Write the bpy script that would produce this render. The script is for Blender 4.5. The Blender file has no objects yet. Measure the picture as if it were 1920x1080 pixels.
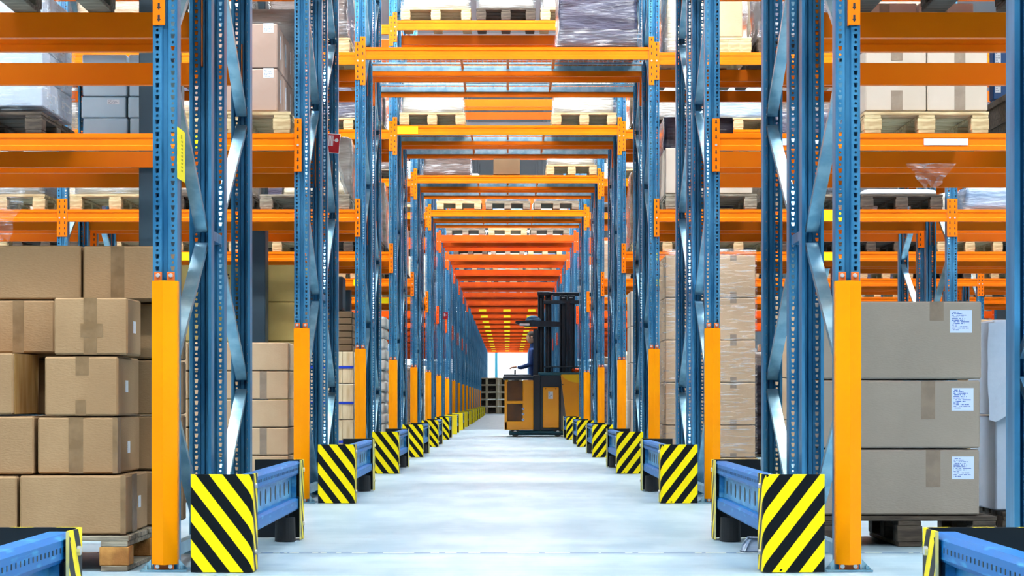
import bpy, math, random
from mathutils import Vector, noise
random.seed(7)
C = bpy.context.scene.collection
F = 4020.0            # focal length in pixels of the 1920-wide frame
CX, HY, CZ = 952.0, 750.0, 0.70   # vanishing point and camera height
D1, STEP = 8.76, 5.80              # first rack row and spacing of the rows
def PX(px, d): return (px - CX) * d / F
def PZ(py, d): return CZ + (HY - py) * d / F
def row_y(n): return D1 + STEP * (n - 1)
ORD = ['zeroth', 'first', 'second', 'third', 'fourth', 'fifth', 'sixth', 'seventh', 'eighth', 'ninth', 'tenth', 'eleventh', 'twelfth',
       'thirteenth', 'fourteenth', 'fifteenth', 'sixteenth', 'seventeenth', 'eighteenth', 'nineteenth', 'twentieth', 'twenty-first',
       'twenty-second', 'twenty-third', 'twenty-fourth']
NROWS = 24

LAMP, EXPOSURE = 62.0, 0.22
# ------------------------------------------------------------------ materials
def srgb(r, g, b):
    def f(c):
        c /= 255.0
        return c / 12.92 if c <= 0.04045 else ((c + 0.055) / 1.055) ** 2.4
    return (f(r), f(g), f(b), 1.0)
def new_mat(name):
    m = bpy.data.materials.new(name); m.use_nodes = True
    return m, m.node_tree, m.node_tree.nodes['Principled BSDF']
def mat(name, col, rough=0.5, metal=0.0, col2=None, scale=8.0, stretch=(1, 1, 1), bump=0.0, bscale=40.0, lo=0.4, hi=0.6, coat=0.0, spec=0.5, bstretch=None, detail=4.0):
    """base colour, a second colour worked in by noise, and a noise bump"""
    m, nt, b = new_mat(name)
    N, L = nt.nodes, nt.links
    b.inputs['Base Color'].default_value = col
    b.inputs['Roughness'].default_value = rough
    b.inputs['Metallic'].default_value = metal
    b.inputs['Specular IOR Level'].default_value = spec
    if coat:
        b.inputs['Coat Weight'].default_value = coat; b.inputs['Coat Roughness'].default_value = 0.15
    tc = N.new('ShaderNodeTexCoord')
    if col2 is not None:
        mp = N.new('ShaderNodeMapping'); mp.inputs['Scale'].default_value = stretch
        nz = N.new('ShaderNodeTexNoise'); nz.inputs['Scale'].default_value = scale; nz.inputs['Detail'].default_value = detail
        rp = N.new('ShaderNodeValToRGB')
        rp.color_ramp.elements[0].position = lo; rp.color_ramp.elements[0].color = col
        rp.color_ramp.elements[1].position = hi; rp.color_ramp.elements[1].color = col2
        L.new(tc.outputs['Object'], mp.inputs['Vector']); L.new(mp.outputs[0], nz.inputs['Vector'])
        L.new(nz.outputs['Fac'], rp.inputs[0]); L.new(rp.outputs[0], b.inputs['Base Color'])
    if bump:
        mp2 = N.new('ShaderNodeMapping'); mp2.inputs['Scale'].default_value = bstretch or stretch
        n2 = N.new('ShaderNodeTexNoise'); n2.inputs['Scale'].default_value = bscale; n2.inputs['Detail'].default_value = 3
        bp = N.new('ShaderNodeBump'); bp.inputs['Strength'].default_value = bump; bp.inputs['Distance'].default_value = 0.02
        L.new(tc.outputs['Object'], mp2.inputs['Vector']); L.new(mp2.outputs[0], n2.inputs['Vector'])
        L.new(n2.outputs['Fac'], bp.inputs['Height']); L.new(bp.outputs[0], b.inputs['Normal'])
    return m
M = {}
M['blue_steel'] = mat('blue_steel', srgb(38, 108, 152), 0.34, 0.5, srgb(74, 144, 186), 3.0, (4, 4, .6))
M['galvanised'] = mat('galvanised', srgb(172, 208, 222), 0.3, 0.85, srgb(136, 180, 202), 5.0, (2, 2, 2))
M['orange'] = mat('orange_paint', srgb(255, 124, 0), 0.4, 0, srgb(252, 116, 0), 2.0, (1, 1, 1), spec=.18)
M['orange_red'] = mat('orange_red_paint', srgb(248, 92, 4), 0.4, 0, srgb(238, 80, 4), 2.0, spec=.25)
M['guard_orange'] = mat('guard_orange', srgb(255, 156, 0), 0.42, 0, srgb(254, 148, 0), 1.6, spec=.15)
M['rust_orange'] = mat('bracket_orange', srgb(214, 100, 22), 0.5)
M['rail_blue'] = mat('rail_blue', srgb(0, 102, 172), 0.4, 0.0, srgb(80, 176, 216), 6.0, (2, 1.2, 9), lo=0.58, hi=0.85, spec=.2)
M['web_blue'] = mat('web_blue', srgb(96, 176, 216), 0.4, 0.0, srgb(40, 130, 190), 5.0, (2, 1, 4))
M['plate_black'] = mat('plate_black', srgb(10, 20, 28), 0.45)
M['rubber'] = mat('rubber', srgb(14, 16, 20), 0.6)
M['yellow'] = mat('plain_yellow', srgb(252, 228, 0), 0.4, 0, srgb(246, 214, 4), 3.0)
M['pale_yellow'] = mat('worn_yellow', srgb(236, 222, 130), 0.45, 0, srgb(205, 205, 160), 14, lo=.45, hi=.6)
M['sign_yellow'] = mat('sign_yellow', srgb(255, 236, 0), 0.4)
M['red'] = mat('sign_red', srgb(196, 16, 34), 0.4)
M['white'] = mat('white_paint', srgb(240, 243, 248), 0.4)
M['paper'] = mat('paper', srgb(225, 236, 250), 0.6)
M['ink'] = mat('ink', srgb(34, 64, 120), 0.6)
M['black_ink'] = mat('black_ink', srgb(25, 25, 25), 0.6)
M['olive_ink'] = mat('olive_ink', srgb(150, 140, 20), 0.6)
M['bolt'] = mat('bolt', srgb(225, 228, 232), 0.3, 0.6)
M['carton'] = mat('carton', srgb(163, 130, 92), 0.75, 0, srgb(153, 120, 83), 3.0, (1, 1, 1), bump=0.12, bscale=60, bstretch=(1, 1, 3))
M['carton_tan'] = mat('carton_tan', srgb(196, 166, 132), 0.75, 0, srgb(186, 154, 120), 3.0, bump=0.1, bscale=60, bstretch=(1, 1, 3))
M['carton_pink'] = mat('carton_pink', srgb(186, 156, 140), 0.75, 0, srgb(176, 146, 130), 3.0)
M['carton_grey'] = mat('carton_grey', srgb(166, 152, 138), 0.75, 0, srgb(156, 143, 130), 2.0, bump=0.12, bscale=50, bstretch=(1, 1, 4))
M['carton_cream'] = mat('carton_cream', srgb(196, 180, 164), 0.75, 0, srgb(188, 172, 154), 2.5)
M['carton_yellow'] = mat('carton_yellow', srgb(236, 208, 130), 0.75, 0, srgb(228, 198, 118), 2.5)
M['carton_blue_grey'] = mat('carton_blue_grey', srgb(206, 228, 242), 0.7, 0, srgb(196, 220, 236), 2.5)
M['carton_white'] = mat('carton_white', srgb(196, 208, 226), 0.5, 0, srgb(182, 196, 216), 3.0, bump=.15, bscale=12)
M['carton_blue'] = mat('carton_blue', srgb(4, 68, 124), 0.5, 0, srgb(8, 80, 140), 3.0)
M['carton_brown'] = mat('carton_brown', srgb(120, 92, 62), 0.75, 0, srgb(110, 84, 56), 2.5)
M['tape'] = mat('tape', srgb(124, 97, 66), 0.3, 0, srgb(140, 112, 80), 12, bump=.15, bscale=20)
M['tape_grey'] = mat('tape_grey', srgb(138, 120, 104), 0.25, 0, srgb(150, 132, 114), 12, bump=.15, bscale=20)
M['wood'] = mat('wood', srgb(214, 190, 146), 0.75, 0, srgb(178, 148, 104), 6, (1, 6, 6), bump=.1, bscale=20)
M['wood_grey'] = mat('wood_grey', srgb(150, 140, 122), 0.8, 0, srgb(110, 98, 82), 6, (1, 6, 6), bump=.2, bscale=20)
M['wood_dark'] = mat('wood_dark', srgb(88, 76, 64), 0.85, 0, srgb(60, 50, 42), 6, (1, 6, 6), bump=.2, bscale=20)
M['wood_amber'] = mat('wood_amber', srgb(190, 134, 66), 0.8, 0, srgb(150, 96, 40), 9, bump=.3, bscale=30)
M['plank'] = mat('plank', srgb(232, 212, 174), 0.7, 0, srgb(208, 180, 134), 3, (9, 9, 1), bump=.05)
M['strap'] = mat('strap', srgb(24, 60, 190), 0.4)
M['column_slate'] = mat('column_slate', srgb(58, 82, 96), 0.45, 0.2, srgb(50, 72, 86), 2)
M['teal_steel'] = mat('teal_steel', srgb(40, 128, 150), 0.4, 0.2)
M['black_box'] = mat('black_plastic', srgb(20, 24, 30), 0.4)
M['mast'] = mat('mast_black', srgb(14, 28, 40), 0.35, 0.3, srgb(20, 40, 56), 2, (6, 6, .5))
M['truck_yellow'] = mat('truck_yellow', srgb(255, 166, 0), 0.3, 0, coat=.4)
M['truck_bright'] = mat('truck_bright', srgb(255, 205, 0), 0.3, 0, coat=.4)
M['truck_dark'] = mat('truck_dark', srgb(18, 34, 46), 0.4)
M['truck_teal'] = mat('truck_teal', srgb(30, 84, 98), 0.4, 0.2)
M['truck_grey'] = mat('truck_grey', srgb(96, 92, 92), 0.5)
M['amber_panel'] = mat('amber_panel', srgb(112, 66, 18), 0.25, 0, srgb(76, 44, 14), 2)
M['navy'] = mat('navy_cloth', srgb(16, 52, 110), 0.8, 0, srgb(24, 66, 130), 9)
M['skin'] = mat('skin', srgb(214, 160, 130), 0.55)
M['hair'] = mat('hair', srgb(40, 30, 24), 0.7)
M['hose_blue'] = mat('hose_blue', srgb(110, 170, 210), 0.35, 0, srgb(50, 110, 160), 8, (1, 1, 8))
M['wall_white'] = mat('wall_white', srgb(244, 248, 250), 0.6, 0, srgb(238, 244, 248), 1)
M['ceiling_white'] = mat('ceiling_pale', srgb(232, 236, 240), 0.7)
M['wall_grey'] = mat('wall_grey', srgb(120, 132, 142), 0.7)
M['sack'] = mat('sack', srgb(206, 204, 198), 0.7, 0, srgb(186, 182, 174), 5, bump=.3, bscale=12)
M['tape_shiny'] = mat('shiny_tape', srgb(206, 168, 112), 0.25, 0, srgb(186, 146, 90), 6, (3, 3, .5))
def wrap_mat(name, c1, c2, rough=.22, bump=.5):
    return mat(name, c1, rough, 0, c2, 2.2, (1, 1, 6), bump=bump, bscale=7, bstretch=(1.2, 1.2, 7), lo=.38, hi=.64, coat=.5)
M['wrap_white'] = wrap_mat('film_white', srgb(206, 202, 190), srgb(160, 154, 140))
M['wrap_blue'] = wrap_mat('film_bluish', srgb(164, 182, 204), srgb(120, 146, 176))
M['wrap_dark'] = wrap_mat('film_dark', srgb(84, 84, 104), srgb(48, 44, 58))
M['wrap_brown'] = wrap_mat('film_brown', srgb(112, 98, 92), srgb(84, 72, 68))
M['wrap_tan'] = wrap_mat('film_tan', srgb(188, 166, 142), srgb(164, 140, 114))
M['wrap_cream'] = wrap_mat('film_cream', srgb(226, 216, 194), srgb(204, 190, 160))
M['wrap_grey'] = wrap_mat('film_grey', srgb(176, 172, 166), srgb(146, 140, 132))

def film_mat():
    """clear stretch film: mostly see-through, with glossy wrinkles"""
    m = bpy.data.materials.new('clear_film'); m.use_nodes = True
    nt = m.node_tree; N, L = nt.nodes, nt.links; N.clear()
    out = N.new('ShaderNodeOutputMaterial'); mix = N.new('ShaderNodeMixShader')
    tr = N.new('ShaderNodeBsdfTransparent'); tr.inputs[0].default_value = (.97, .97, .97, 1)
    pb = N.new('ShaderNodeBsdfPrincipled'); pb.inputs['Base Color'].default_value = (.9, .92, .96, 1); pb.inputs['Roughness'].default_value = .12
    tc = N.new('ShaderNodeTexCoord'); mp = N.new('ShaderNodeMapping'); mp.inputs['Scale'].default_value = (1.5, 1.5, 16); mp.inputs['Rotation'].default_value = (.05, .12, 0)
    nz = N.new('ShaderNodeTexNoise'); nz.inputs['Scale'].default_value = 4; nz.inputs['Detail'].default_value = 6
    rp = N.new('ShaderNodeValToRGB'); rp.color_ramp.elements[0].position = .52; rp.color_ramp.elements[0].color = (.05, .05, .05, 1)
    rp.color_ramp.elements[1].position = .68; rp.color_ramp.elements[1].color = (.45, .45, .45, 1)
    bp = N.new('ShaderNodeBump'); bp.inputs['Strength'].default_value = .7
    L.new(tc.outputs['Object'], mp.inputs[0]); L.new(mp.outputs[0], nz.inputs['Vector']); L.new(nz.outputs['Fac'], rp.inputs[0])
    L.new(nz.outputs['Fac'], bp.inputs['Height']); L.new(bp.outputs[0], pb.inputs['Normal'])
    L.new(rp.outputs[0], mix.inputs[0]); L.new(tr.outputs[0], mix.inputs[1]); L.new(pb.outputs[0], mix.inputs[2]); L.new(mix.outputs[0], out.inputs[0])
    return m
M['film'] = film_mat()

def stripe_mat(name, sign):
    """yellow and black diagonal warning stripes, with a few worn specks"""
    m, nt, b = new_mat(name); N, L = nt.nodes, nt.links
    tc = N.new('ShaderNodeTexCoord'); sp = N.new('ShaderNodeSeparateXYZ'); L.new(tc.outputs['Object'], sp.inputs[0])
    mx = N.new('ShaderNodeMath'); mx.operation = 'MULTIPLY'; mx.inputs[1].default_value = 1.30 * sign; L.new(sp.outputs['X'], mx.inputs[0])
    my = N.new('ShaderNodeMath'); my.operation = 'MULTIPLY'; my.inputs[1].default_value = 1.3; L.new(sp.outputs['Y'], my.inputs[0])
    ad = N.new('ShaderNodeMath'); L.new(mx.outputs[0], ad.inputs[0]); L.new(sp.outputs['Z'], ad.inputs[1])
    a2 = N.new('ShaderNodeMath'); L.new(ad.outputs[0], a2.inputs[0]); L.new(my.outputs[0], a2.inputs[1])
    dv = N.new('ShaderNodeMath'); dv.operation = 'DIVIDE'; dv.inputs[1].default_value = .142; L.new(a2.outputs[0], dv.inputs[0])
    af = N.new('ShaderNodeMath'); af.inputs[1].default_value = 20.31; L.new(dv.outputs[0], af.inputs[0])
    fr = N.new('ShaderNodeMath'); fr.operation = 'FRACT'; L.new(af.outputs[0], fr.inputs[0])
    gt = N.new('ShaderNodeMath'); gt.operation = 'GREATER_THAN'; gt.inputs[1].default_value = .5; L.new(fr.outputs[0], gt.inputs[0])
    nz = N.new('ShaderNodeTexNoise'); nz.inputs['Scale'].default_value = 22; nz.inputs['Detail'].default_value = 5; L.new(tc.outputs['Object'], nz.inputs['Vector'])
    g2 = N.new('ShaderNodeMath'); g2.operation = 'LESS_THAN'; g2.inputs[1].default_value = .70; L.new(nz.outputs['Fac'], g2.inputs[0])
    ml = N.new('ShaderNodeMath'); ml.operation = 'MULTIPLY'; L.new(gt.outputs[0], ml.inputs[0]); L.new(g2.outputs[0], ml.inputs[1])
    mc = N.new('ShaderNodeMix'); mc.data_type = 'RGBA'; mc.inputs['A'].default_value = srgb(3, 9, 14); mc.inputs['B'].default_value = srgb(252, 226, 0)
    L.new(ml.outputs[0], mc.inputs['Factor']); L.new(mc.outputs['Result'], b.inputs['Base Color'])
    b.inputs['Roughness'].default_value = .45; b.inputs['Specular IOR Level'].default_value = .2
    return m
M['stripe_left'] = stripe_mat('warning_stripes_left', 1.0)
M['stripe_right'] = stripe_mat('warning_stripes_right', -1.0)

def print_mat(name, paper, ink, rows=14.0, size=.105):
    """a shipping label: short printed lines on paper"""
    m, nt, b = new_mat(name); N, L = nt.nodes, nt.links
    tc = N.new('ShaderNodeTexCoord'); sp = N.new('ShaderNodeSeparateXYZ'); L.new(tc.outputs['Generated'], sp.inputs[0])
    def math_(op, a, v):
        n = N.new('ShaderNodeMath'); n.operation = op
        if isinstance(a, (int, float)): n.inputs[0].default_value = a
        else: L.new(a, n.inputs[0])
        if v is not None:
            if isinstance(v, (int, float)): n.inputs[1].default_value = v
            else: L.new(v, n.inputs[1])
        return n.outputs[0]
    zr = math_('MULTIPLY', sp.outputs['Z'], rows)
    line = math_('GREATER_THAN', math_('FRACT', zr, None), .5)
    idx = math_('FLOOR', zr, None)
    cb = N.new('ShaderNodeCombineXYZ'); L.new(math_('MULTIPLY', math_('ADD', sp.outputs['X'], sp.outputs['Y']), 9.0), cb.inputs[0]); L.new(math_('MULTIPLY', idx, 3.7), cb.inputs[1])
    nz = N.new('ShaderNodeTexNoise'); nz.inputs['Scale'].default_value = 1.6; L.new(cb.outputs[0], nz.inputs['Vector'])
    w = math_('GREATER_THAN', nz.outputs['Fac'], .46)
    wn = N.new('ShaderNodeTexWhiteNoise'); wn.noise_dimensions = '1D'; L.new(idx, wn.inputs['W'])
    ln = math_('LESS_THAN', sp.outputs['X'], math_('ADD', math_('MULTIPLY', wn.outputs['Value'], .6), .32))
    mg = math_('MULTIPLY', math_('GREATER_THAN', sp.outputs['X'], .08), math_('MULTIPLY', math_('GREATER_THAN', sp.outputs['Z'], .1), math_('LESS_THAN', sp.outputs['Z'], .95)))
    al = math_('MULTIPLY', math_('MULTIPLY', line, w), math_('MULTIPLY', ln, mg))
    mc = N.new('ShaderNodeMix'); mc.data_type = 'RGBA'; mc.inputs['A'].default_value = paper; mc.inputs['B'].default_value = ink
    L.new(al, mc.inputs['Factor']); L.new(mc.outputs['Result'], b.inputs['Base Color']); b.inputs['Roughness'].default_value = .5
    return m
M['label_print'] = print_mat('printed_label', srgb(214, 230, 252), srgb(60, 100, 190))
M['carton_print'] = print_mat('carton_print', srgb(236, 208, 130), srgb(70, 60, 40), 5.0)
M['label_plain'] = print_mat('printed_slip', srgb(235, 240, 248), srgb(150, 160, 180), 6.0)

def floor_mat():
    m, nt, b = new_mat('polished_concrete'); N, L = nt.nodes, nt.links
    tc = N.new('ShaderNodeTexCoord')
    mp = N.new('ShaderNodeMapping'); mp.inputs['Scale'].default_value = (1.6, .5, 1); L.new(tc.outputs['Object'], mp.inputs[0])
    nz = N.new('ShaderNodeTexNoise'); nz.inputs['Scale'].default_value = 2.5; nz.inputs['Detail'].default_value = 8; L.new(mp.outputs[0], nz.inputs['Vector'])
    mp2 = N.new('ShaderNodeMapping'); mp2.inputs['Scale'].default_value = (.3, 7, 1); mp2.inputs['Rotation'].default_value = (0, 0, .09); L.new(tc.outputs['Object'], mp2.inputs[0])
    n2 = N.new('ShaderNodeTexNoise'); n2.inputs['Scale'].default_value = 3; n2.inputs['Detail'].default_value = 6; L.new(mp2.outputs[0], n2.inputs['Vector'])
    av = N.new('ShaderNodeMath'); av.inputs[1].default_value = 0; L.new(nz.outputs['Fac'], av.inputs[0]); L.new(n2.outputs['Fac'], av.inputs[1])
    rp = N.new('ShaderNodeValToRGB')
    rp.color_ramp.elements[0].position = .82; rp.color_ramp.elements[0].color = srgb(138, 166, 182)
    rp.color_ramp.elements[1].position = 1.0; rp.color_ramp.elements[1].color = srgb(162, 184, 196)
    hv = N.new('ShaderNodeMath'); hv.operation = 'MULTIPLY'; hv.inputs[1].default_value = .9; L.new(av.outputs[0], hv.inputs[0])
    L.new(hv.outputs[0], rp.inputs[0])
    sp = N.new('ShaderNodeSeparateXYZ'); L.new(tc.outputs['Object'], sp.inputs[0])
    def math_(op, a, v=None):
        n = N.new('ShaderNodeMath'); n.operation = op; L.new(a, n.inputs[0])
        if isinstance(v, (int, float)): n.inputs[1].default_value = v
        elif v is not None: L.new(v, n.inputs[1])
        return n.outputs[0]
    # saw-cut joints under the middle of every rack row: a dark groove with a broken pale filler line
    off = math_('PINGPONG', math_('ADD', sp.outputs['Y'], -9.82 + 58.0), 2.9)
    groove = math_('LESS_THAN', off, .035); fill = math_('LESS_THAN', off, .012)
    n3 = N.new('ShaderNodeTexNoise'); n3.noise_dimensions = '1D'; n3.inputs['Scale'].default_value = 7; L.new(sp.outputs['X'], n3.inputs['W'])
    dash = math_('MULTIPLY', fill, math_('GREATER_THAN', n3.outputs['Fac'], .5))
    m1 = N.new('ShaderNodeMix'); m1.data_type = 'RGBA'; m1.inputs['B'].default_value = srgb(92, 128, 160); L.new(groove, m1.inputs['Factor']); L.new(rp.outputs[0], m1.inputs['A'])
    m2 = N.new('ShaderNodeMix'); m2.data_type = 'RGBA'; m2.inputs['B'].default_value = srgb(225, 230, 205); L.new(dash, m2.inputs['Factor']); L.new(m1.outputs['Result'], m2.inputs['A'])
    L.new(m2.outputs['Result'], b.inputs['Base Color'])
    rr = N.new('ShaderNodeMapRange'); rr.inputs['To Min'].default_value = .26; rr.inputs['To Max'].default_value = .5
    L.new(n2.outputs['Fac'], rr.inputs['Value']); L.new(rr.outputs[0], b.inputs['Roughness'])
    b.inputs['Specular IOR Level'].default_value = .5
    return m
M['floor'] = floor_mat()

def emit_mat(name, col, s):
    m = bpy.data.materials.new(name); m.use_nodes = True
    nt = m.node_tree; nt.nodes.clear()
    e = nt.nodes.new('ShaderNodeEmission'); e.inputs[0].default_value = col; e.inputs[1].default_value = s
    o = nt.nodes.new('ShaderNodeOutputMaterial'); nt.links.new(e.outputs[0], o.inputs[0])
    return m

# ------------------------------------------------------------------ mesh helpers
class MB:
    def __init__(s): s.v, s.f, s.m = [], [], []
    def face(s, pts, mi=0):
        b = len(s.v); s.v += [tuple(p) for p in pts]; s.f.append(tuple(range(b, b + len(pts)))); s.m.append(mi)
    def raw(s, pts, faces, mi=0):
        b = len(s.v); s.v += [tuple(p) for p in pts]
        for f in faces: s.f.append(tuple(b + i for i in f)); s.m.append(mi)
    def box(s, x0, x1, y0, y1, z0, z1, mi=0):
        p = [(x0, y0, z0), (x1, y0, z0), (x1, y1, z0), (x0, y1, z0), (x0, y0, z1), (x1, y0, z1), (x1, y1, z1), (x0, y1, z1)]
        s.raw(p, [(0, 3, 2, 1), (4, 5, 6, 7), (0, 1, 5, 4), (1, 2, 6, 5), (2, 3, 7, 6), (3, 0, 4, 7)], mi)
        return s
    def bbox(s, x0, x1, y0, y1, z0, z1, r=.006, mi=0):
        """box with chamfered edges"""
        r = min(r, (x1 - x0) * .3, (y1 - y0) * .3, (z1 - z0) * .3)
        xs, ys, zs = (x0, x1), (y0, y1), (z0, z1); pts, idx = [], {}
        for i in (0, 1):
            for j in (0, 1):
                for k in (0, 1):
                    sx, sy, sz = (1 - 2 * i) * r, (1 - 2 * j) * r, (1 - 2 * k) * r
                    c = (xs[i], ys[j], zs[k])
                    idx[i, j, k, 'x'] = len(pts); pts.append((c[0], c[1] + sy, c[2] + sz))
                    idx[i, j, k, 'y'] = len(pts); pts.append((c[0] + sx, c[1], c[2] + sz))
                    idx[i, j, k, 'z'] = len(pts); pts.append((c[0] + sx, c[1] + sy, c[2]))
        fs = []
        g = lambda *a: idx[a]
        for i in (0, 1):
            q = [g(i, 0, 0, 'x'), g(i, 1, 0, 'x'), g(i, 1, 1, 'x'), g(i, 0, 1, 'x')]; fs.append(q if i else q[::-1])
            q = [g(0, i, 0, 'y'), g(1, i, 0, 'y'), g(1, i, 1, 'y'), g(0, i, 1, 'y')]; fs.append(q[::-1] if i else q)
            q = [g(0, 0, i, 'z'), g(1, 0, i, 'z'), g(1, 1, i, 'z'), g(0, 1, i, 'z')]; fs.append(q if i else q[::-1])
        for a in (0, 1):
            for b in (0, 1):
                fs.append([g(0, a, b, 'y'), g(1, a, b, 'y'), g(1, a, b, 'z'), g(0, a, b, 'z')])
                fs.append([g(a, 0, b, 'x'), g(a, 1, b, 'x'), g(a, 1, b, 'z'), g(a, 0, b, 'z')])
                fs.append([g(a, b, 0, 'x'), g(a, b, 1, 'x'), g(a, b, 1, 'y'), g(a, b, 0, 'y')])
        for i in (0, 1):
            for j in (0, 1):
                for k in (0, 1): fs.append([g(i, j, k, 'x'), g(i, j, k, 'y'), g(i, j, k, 'z')])
        s.raw(pts, fs, mi); return s
    def extrude(s, prof, axis, a0, a1, mi=0, closed=True):
        """profile (u, v) swept along x (u,v = y,z), y (u,v = x,z) or z (u,v = x,y)"""
        mk = {'x': lambda u, v, a: (a, u, v), 'y': lambda u, v, a: (u, a, v), 'z': lambda u, v, a: (u, v, a)}[axis]
        n = len(prof); p = [mk(u, v, a0) for u, v in prof] + [mk(u, v, a1) for u, v in prof]
        fs = [(i, (i + 1) % n, n + (i + 1) % n, n + i) for i in range(n if closed else n - 1)]
        if closed: fs += [tuple(range(n))[::-1], tuple(range(n, 2 * n))]
        s.raw(p, fs, mi); return s
    def cyl(s, p0, p1, r0, r1=None, n=12, mi=0):
        p0, p1 = Vector(p0), Vector(p1); r1 = r0 if r1 is None else r1
        d = (p1 - p0).normalized(); u = d.orthogonal().normalized(); w = d.cross(u)
        p = []
        for c, r in ((p0, r0), (p1, r1)):
            for i in range(n):
                a = 2 * math.pi * i / n; p.append(tuple(c + (u * math.cos(a) + w * math.sin(a)) * r))
        s.raw(p, [(i, (i + 1) % n, n + (i + 1) % n, n + i) for i in range(n)] + [tuple(range(n))[::-1], tuple(range(n, 2 * n))], mi); return s
    def bar(s, p0, p1, wx, t, mi=0):
        """flat bar in a y-z plane: width wx along x, thickness t"""
        p0, p1 = Vector(p0), Vector(p1); d = (p1 - p0).normalized(); nrm = Vector((0, -d.z, d.y)) * (t / 2); X = Vector((wx / 2, 0, 0))
        p = [p0 - X - nrm, p0 + X - nrm, p0 + X + nrm, p0 - X + nrm, p1 - X - nrm, p1 + X - nrm, p1 + X + nrm, p1 - X + nrm]
        s.raw(p, [(0, 1, 2, 3), (7, 6, 5, 4), (0, 4, 5, 1), (1, 5, 6, 2), (2, 6, 7, 3), (3, 7, 4, 0)], mi); return s
    def mesh(s, name, mats):
        me = bpy.data.meshes.new(name); me.from_pydata(s.v, [], s.f)
        for m in mats: me.materials.append(m)
        if len(mats) > 1: me.polygons.foreach_set('material_index', s.m)
        me.update(); return me
def place(name, me, parent=None, loc=(0, 0, 0), rz=0.0):
    o = bpy.data.objects.new(name, me); C.objects.link(o); o.location = loc
    if rz: o.rotation_euler = (0, 0, rz)
    if parent is not None: o.parent = parent
    return o
def tag(o, label, cat, group=None, kind=None):
    if label: o['label'] = label
    if cat: o['category'] = cat
    if group: o['group'] = group
    if kind: o['kind'] = kind
    return o
def thing(name, label, cat, loc=(0, 0, 0), group=None):
    o = bpy.data.objects.new(name, None); C.objects.link(o); o.location = loc
    o.empty_display_size = .1
    return tag(o, label, cat, group)
def struct(name, mb, m):
    return tag(place(name, mb.mesh(name, [m])), None, None, None, 'structure')
def copy_tree(o, parent=None):
    c = o.copy(); C.objects.link(c)
    if parent is not None: c.parent = parent
    for ch in list(o.children): copy_tree(ch, c)
    return c
CACHE = {}
def cached(key, fn):
    if key not in CACHE: CACHE[key] = fn()
    return CACHE[key]

# ------------------------------------------------------------------ the building
XW, Y0, Y1, ZC = 17.0, -12.0, 149.5, 9.2
struct('floor', MB().box(-XW, XW, Y0, Y1, -.2, 0), M['floor'])
struct('ceiling', MB().box(-XW, XW, Y0, Y1, ZC, ZC + .2), M['ceiling_white'])
struct('wall_left', MB().box(-XW - .2, -XW, Y0, Y1, 0, ZC), M['wall_grey'])
struct('wall_right', MB().box(XW, XW + .2, Y0, Y1, 0, ZC), M['wall_grey'])
struct('wall_front', MB().box(-XW, XW, Y0 - .2, Y0, 0, ZC), M['wall_grey'])
struct('wall_back', MB().box(-XW, XW, Y1, Y1 + .2, 0, ZC), M['wall_white'])
struct('trim_1', MB().bbox(-.88, -.72, Y1 - .12, Y1 - .01, 0, ZC - .02, .01), M['teal_steel'])
lamp_white = emit_mat('lamp_light', (0.92, 0.975, 1.0, 1), LAMP)
lamp_dim = emit_mat('lamp_light_dim', (0.92, 0.975, 1.0, 1), LAMP * .9)
for k in range(-1, 25):
    yy = row_y(k) + 2.57 + 1.62
    if yy > Y1 - 1: yy = Y1 - 1.2
    if yy < Y0 + .5: continue
    if 8 <= k <= 22:      # deep in the hall: short strips over the passage only
        L_ = thing('ceiling_lamp', 'short white strip lamp hung over the passage deep in the hall', 'lamp', (0, yy, 6.75), 'short passage lamps')
        place('housing', cached('lamp_hs', lambda: MB().extrude([(-.2, .0), (.2, .0), (.12, .12), (-.12, .12)], 'x', -1.35, 1.35).mesh('housing', [M['white']])), L_)
        place('diffuser', cached('lamp_ds', lambda: MB().box(-1.3, 1.3, -.17, .17, -.03, -.001).mesh('diffuser', [lamp_dim])), L_)
        for hx in (-1, 1): place('hanger', cached('lamp_w3', lambda: MB().cyl((0, 0, .12), (0, 0, 2.4), .01, n=6).mesh('hanger', [M['bolt']])), L_, (hx, 0, 0))
        continue
    L_ = thing('ceiling_lamp', 'long white strip lamp hung under the ceiling above an aisle', 'lamp', (0, yy, 6.75), 'aisle ceiling lamps')
    place('housing', cached('lamp_h', lambda: MB().extrude([(-.2, .0), (.2, .0), (.12, .12), (-.12, .12)], 'x', -9.2, 9.2).mesh('housing', [M['white']])), L_)
    place('diffuser', cached('lamp_d' + str(7 <= k <= 22), lambda: MB().box(-9.1, 9.1, -.17, .17, -.03, -.001).mesh('diffuser', [lamp_white])), L_)
    place('hanger', cached('lamp_w', lambda: MB().cyl((-6, 0, .12), (-6, 0, 2.4), .01, n=6).mesh('hanger', [M['bolt']])), L_)
    place('hanger', cached('lamp_w2', lambda: MB().cyl((6, 0, .12), (6, 0, 2.4), .01, n=6).mesh('hanger', [M['bolt']])), L_)
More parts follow.
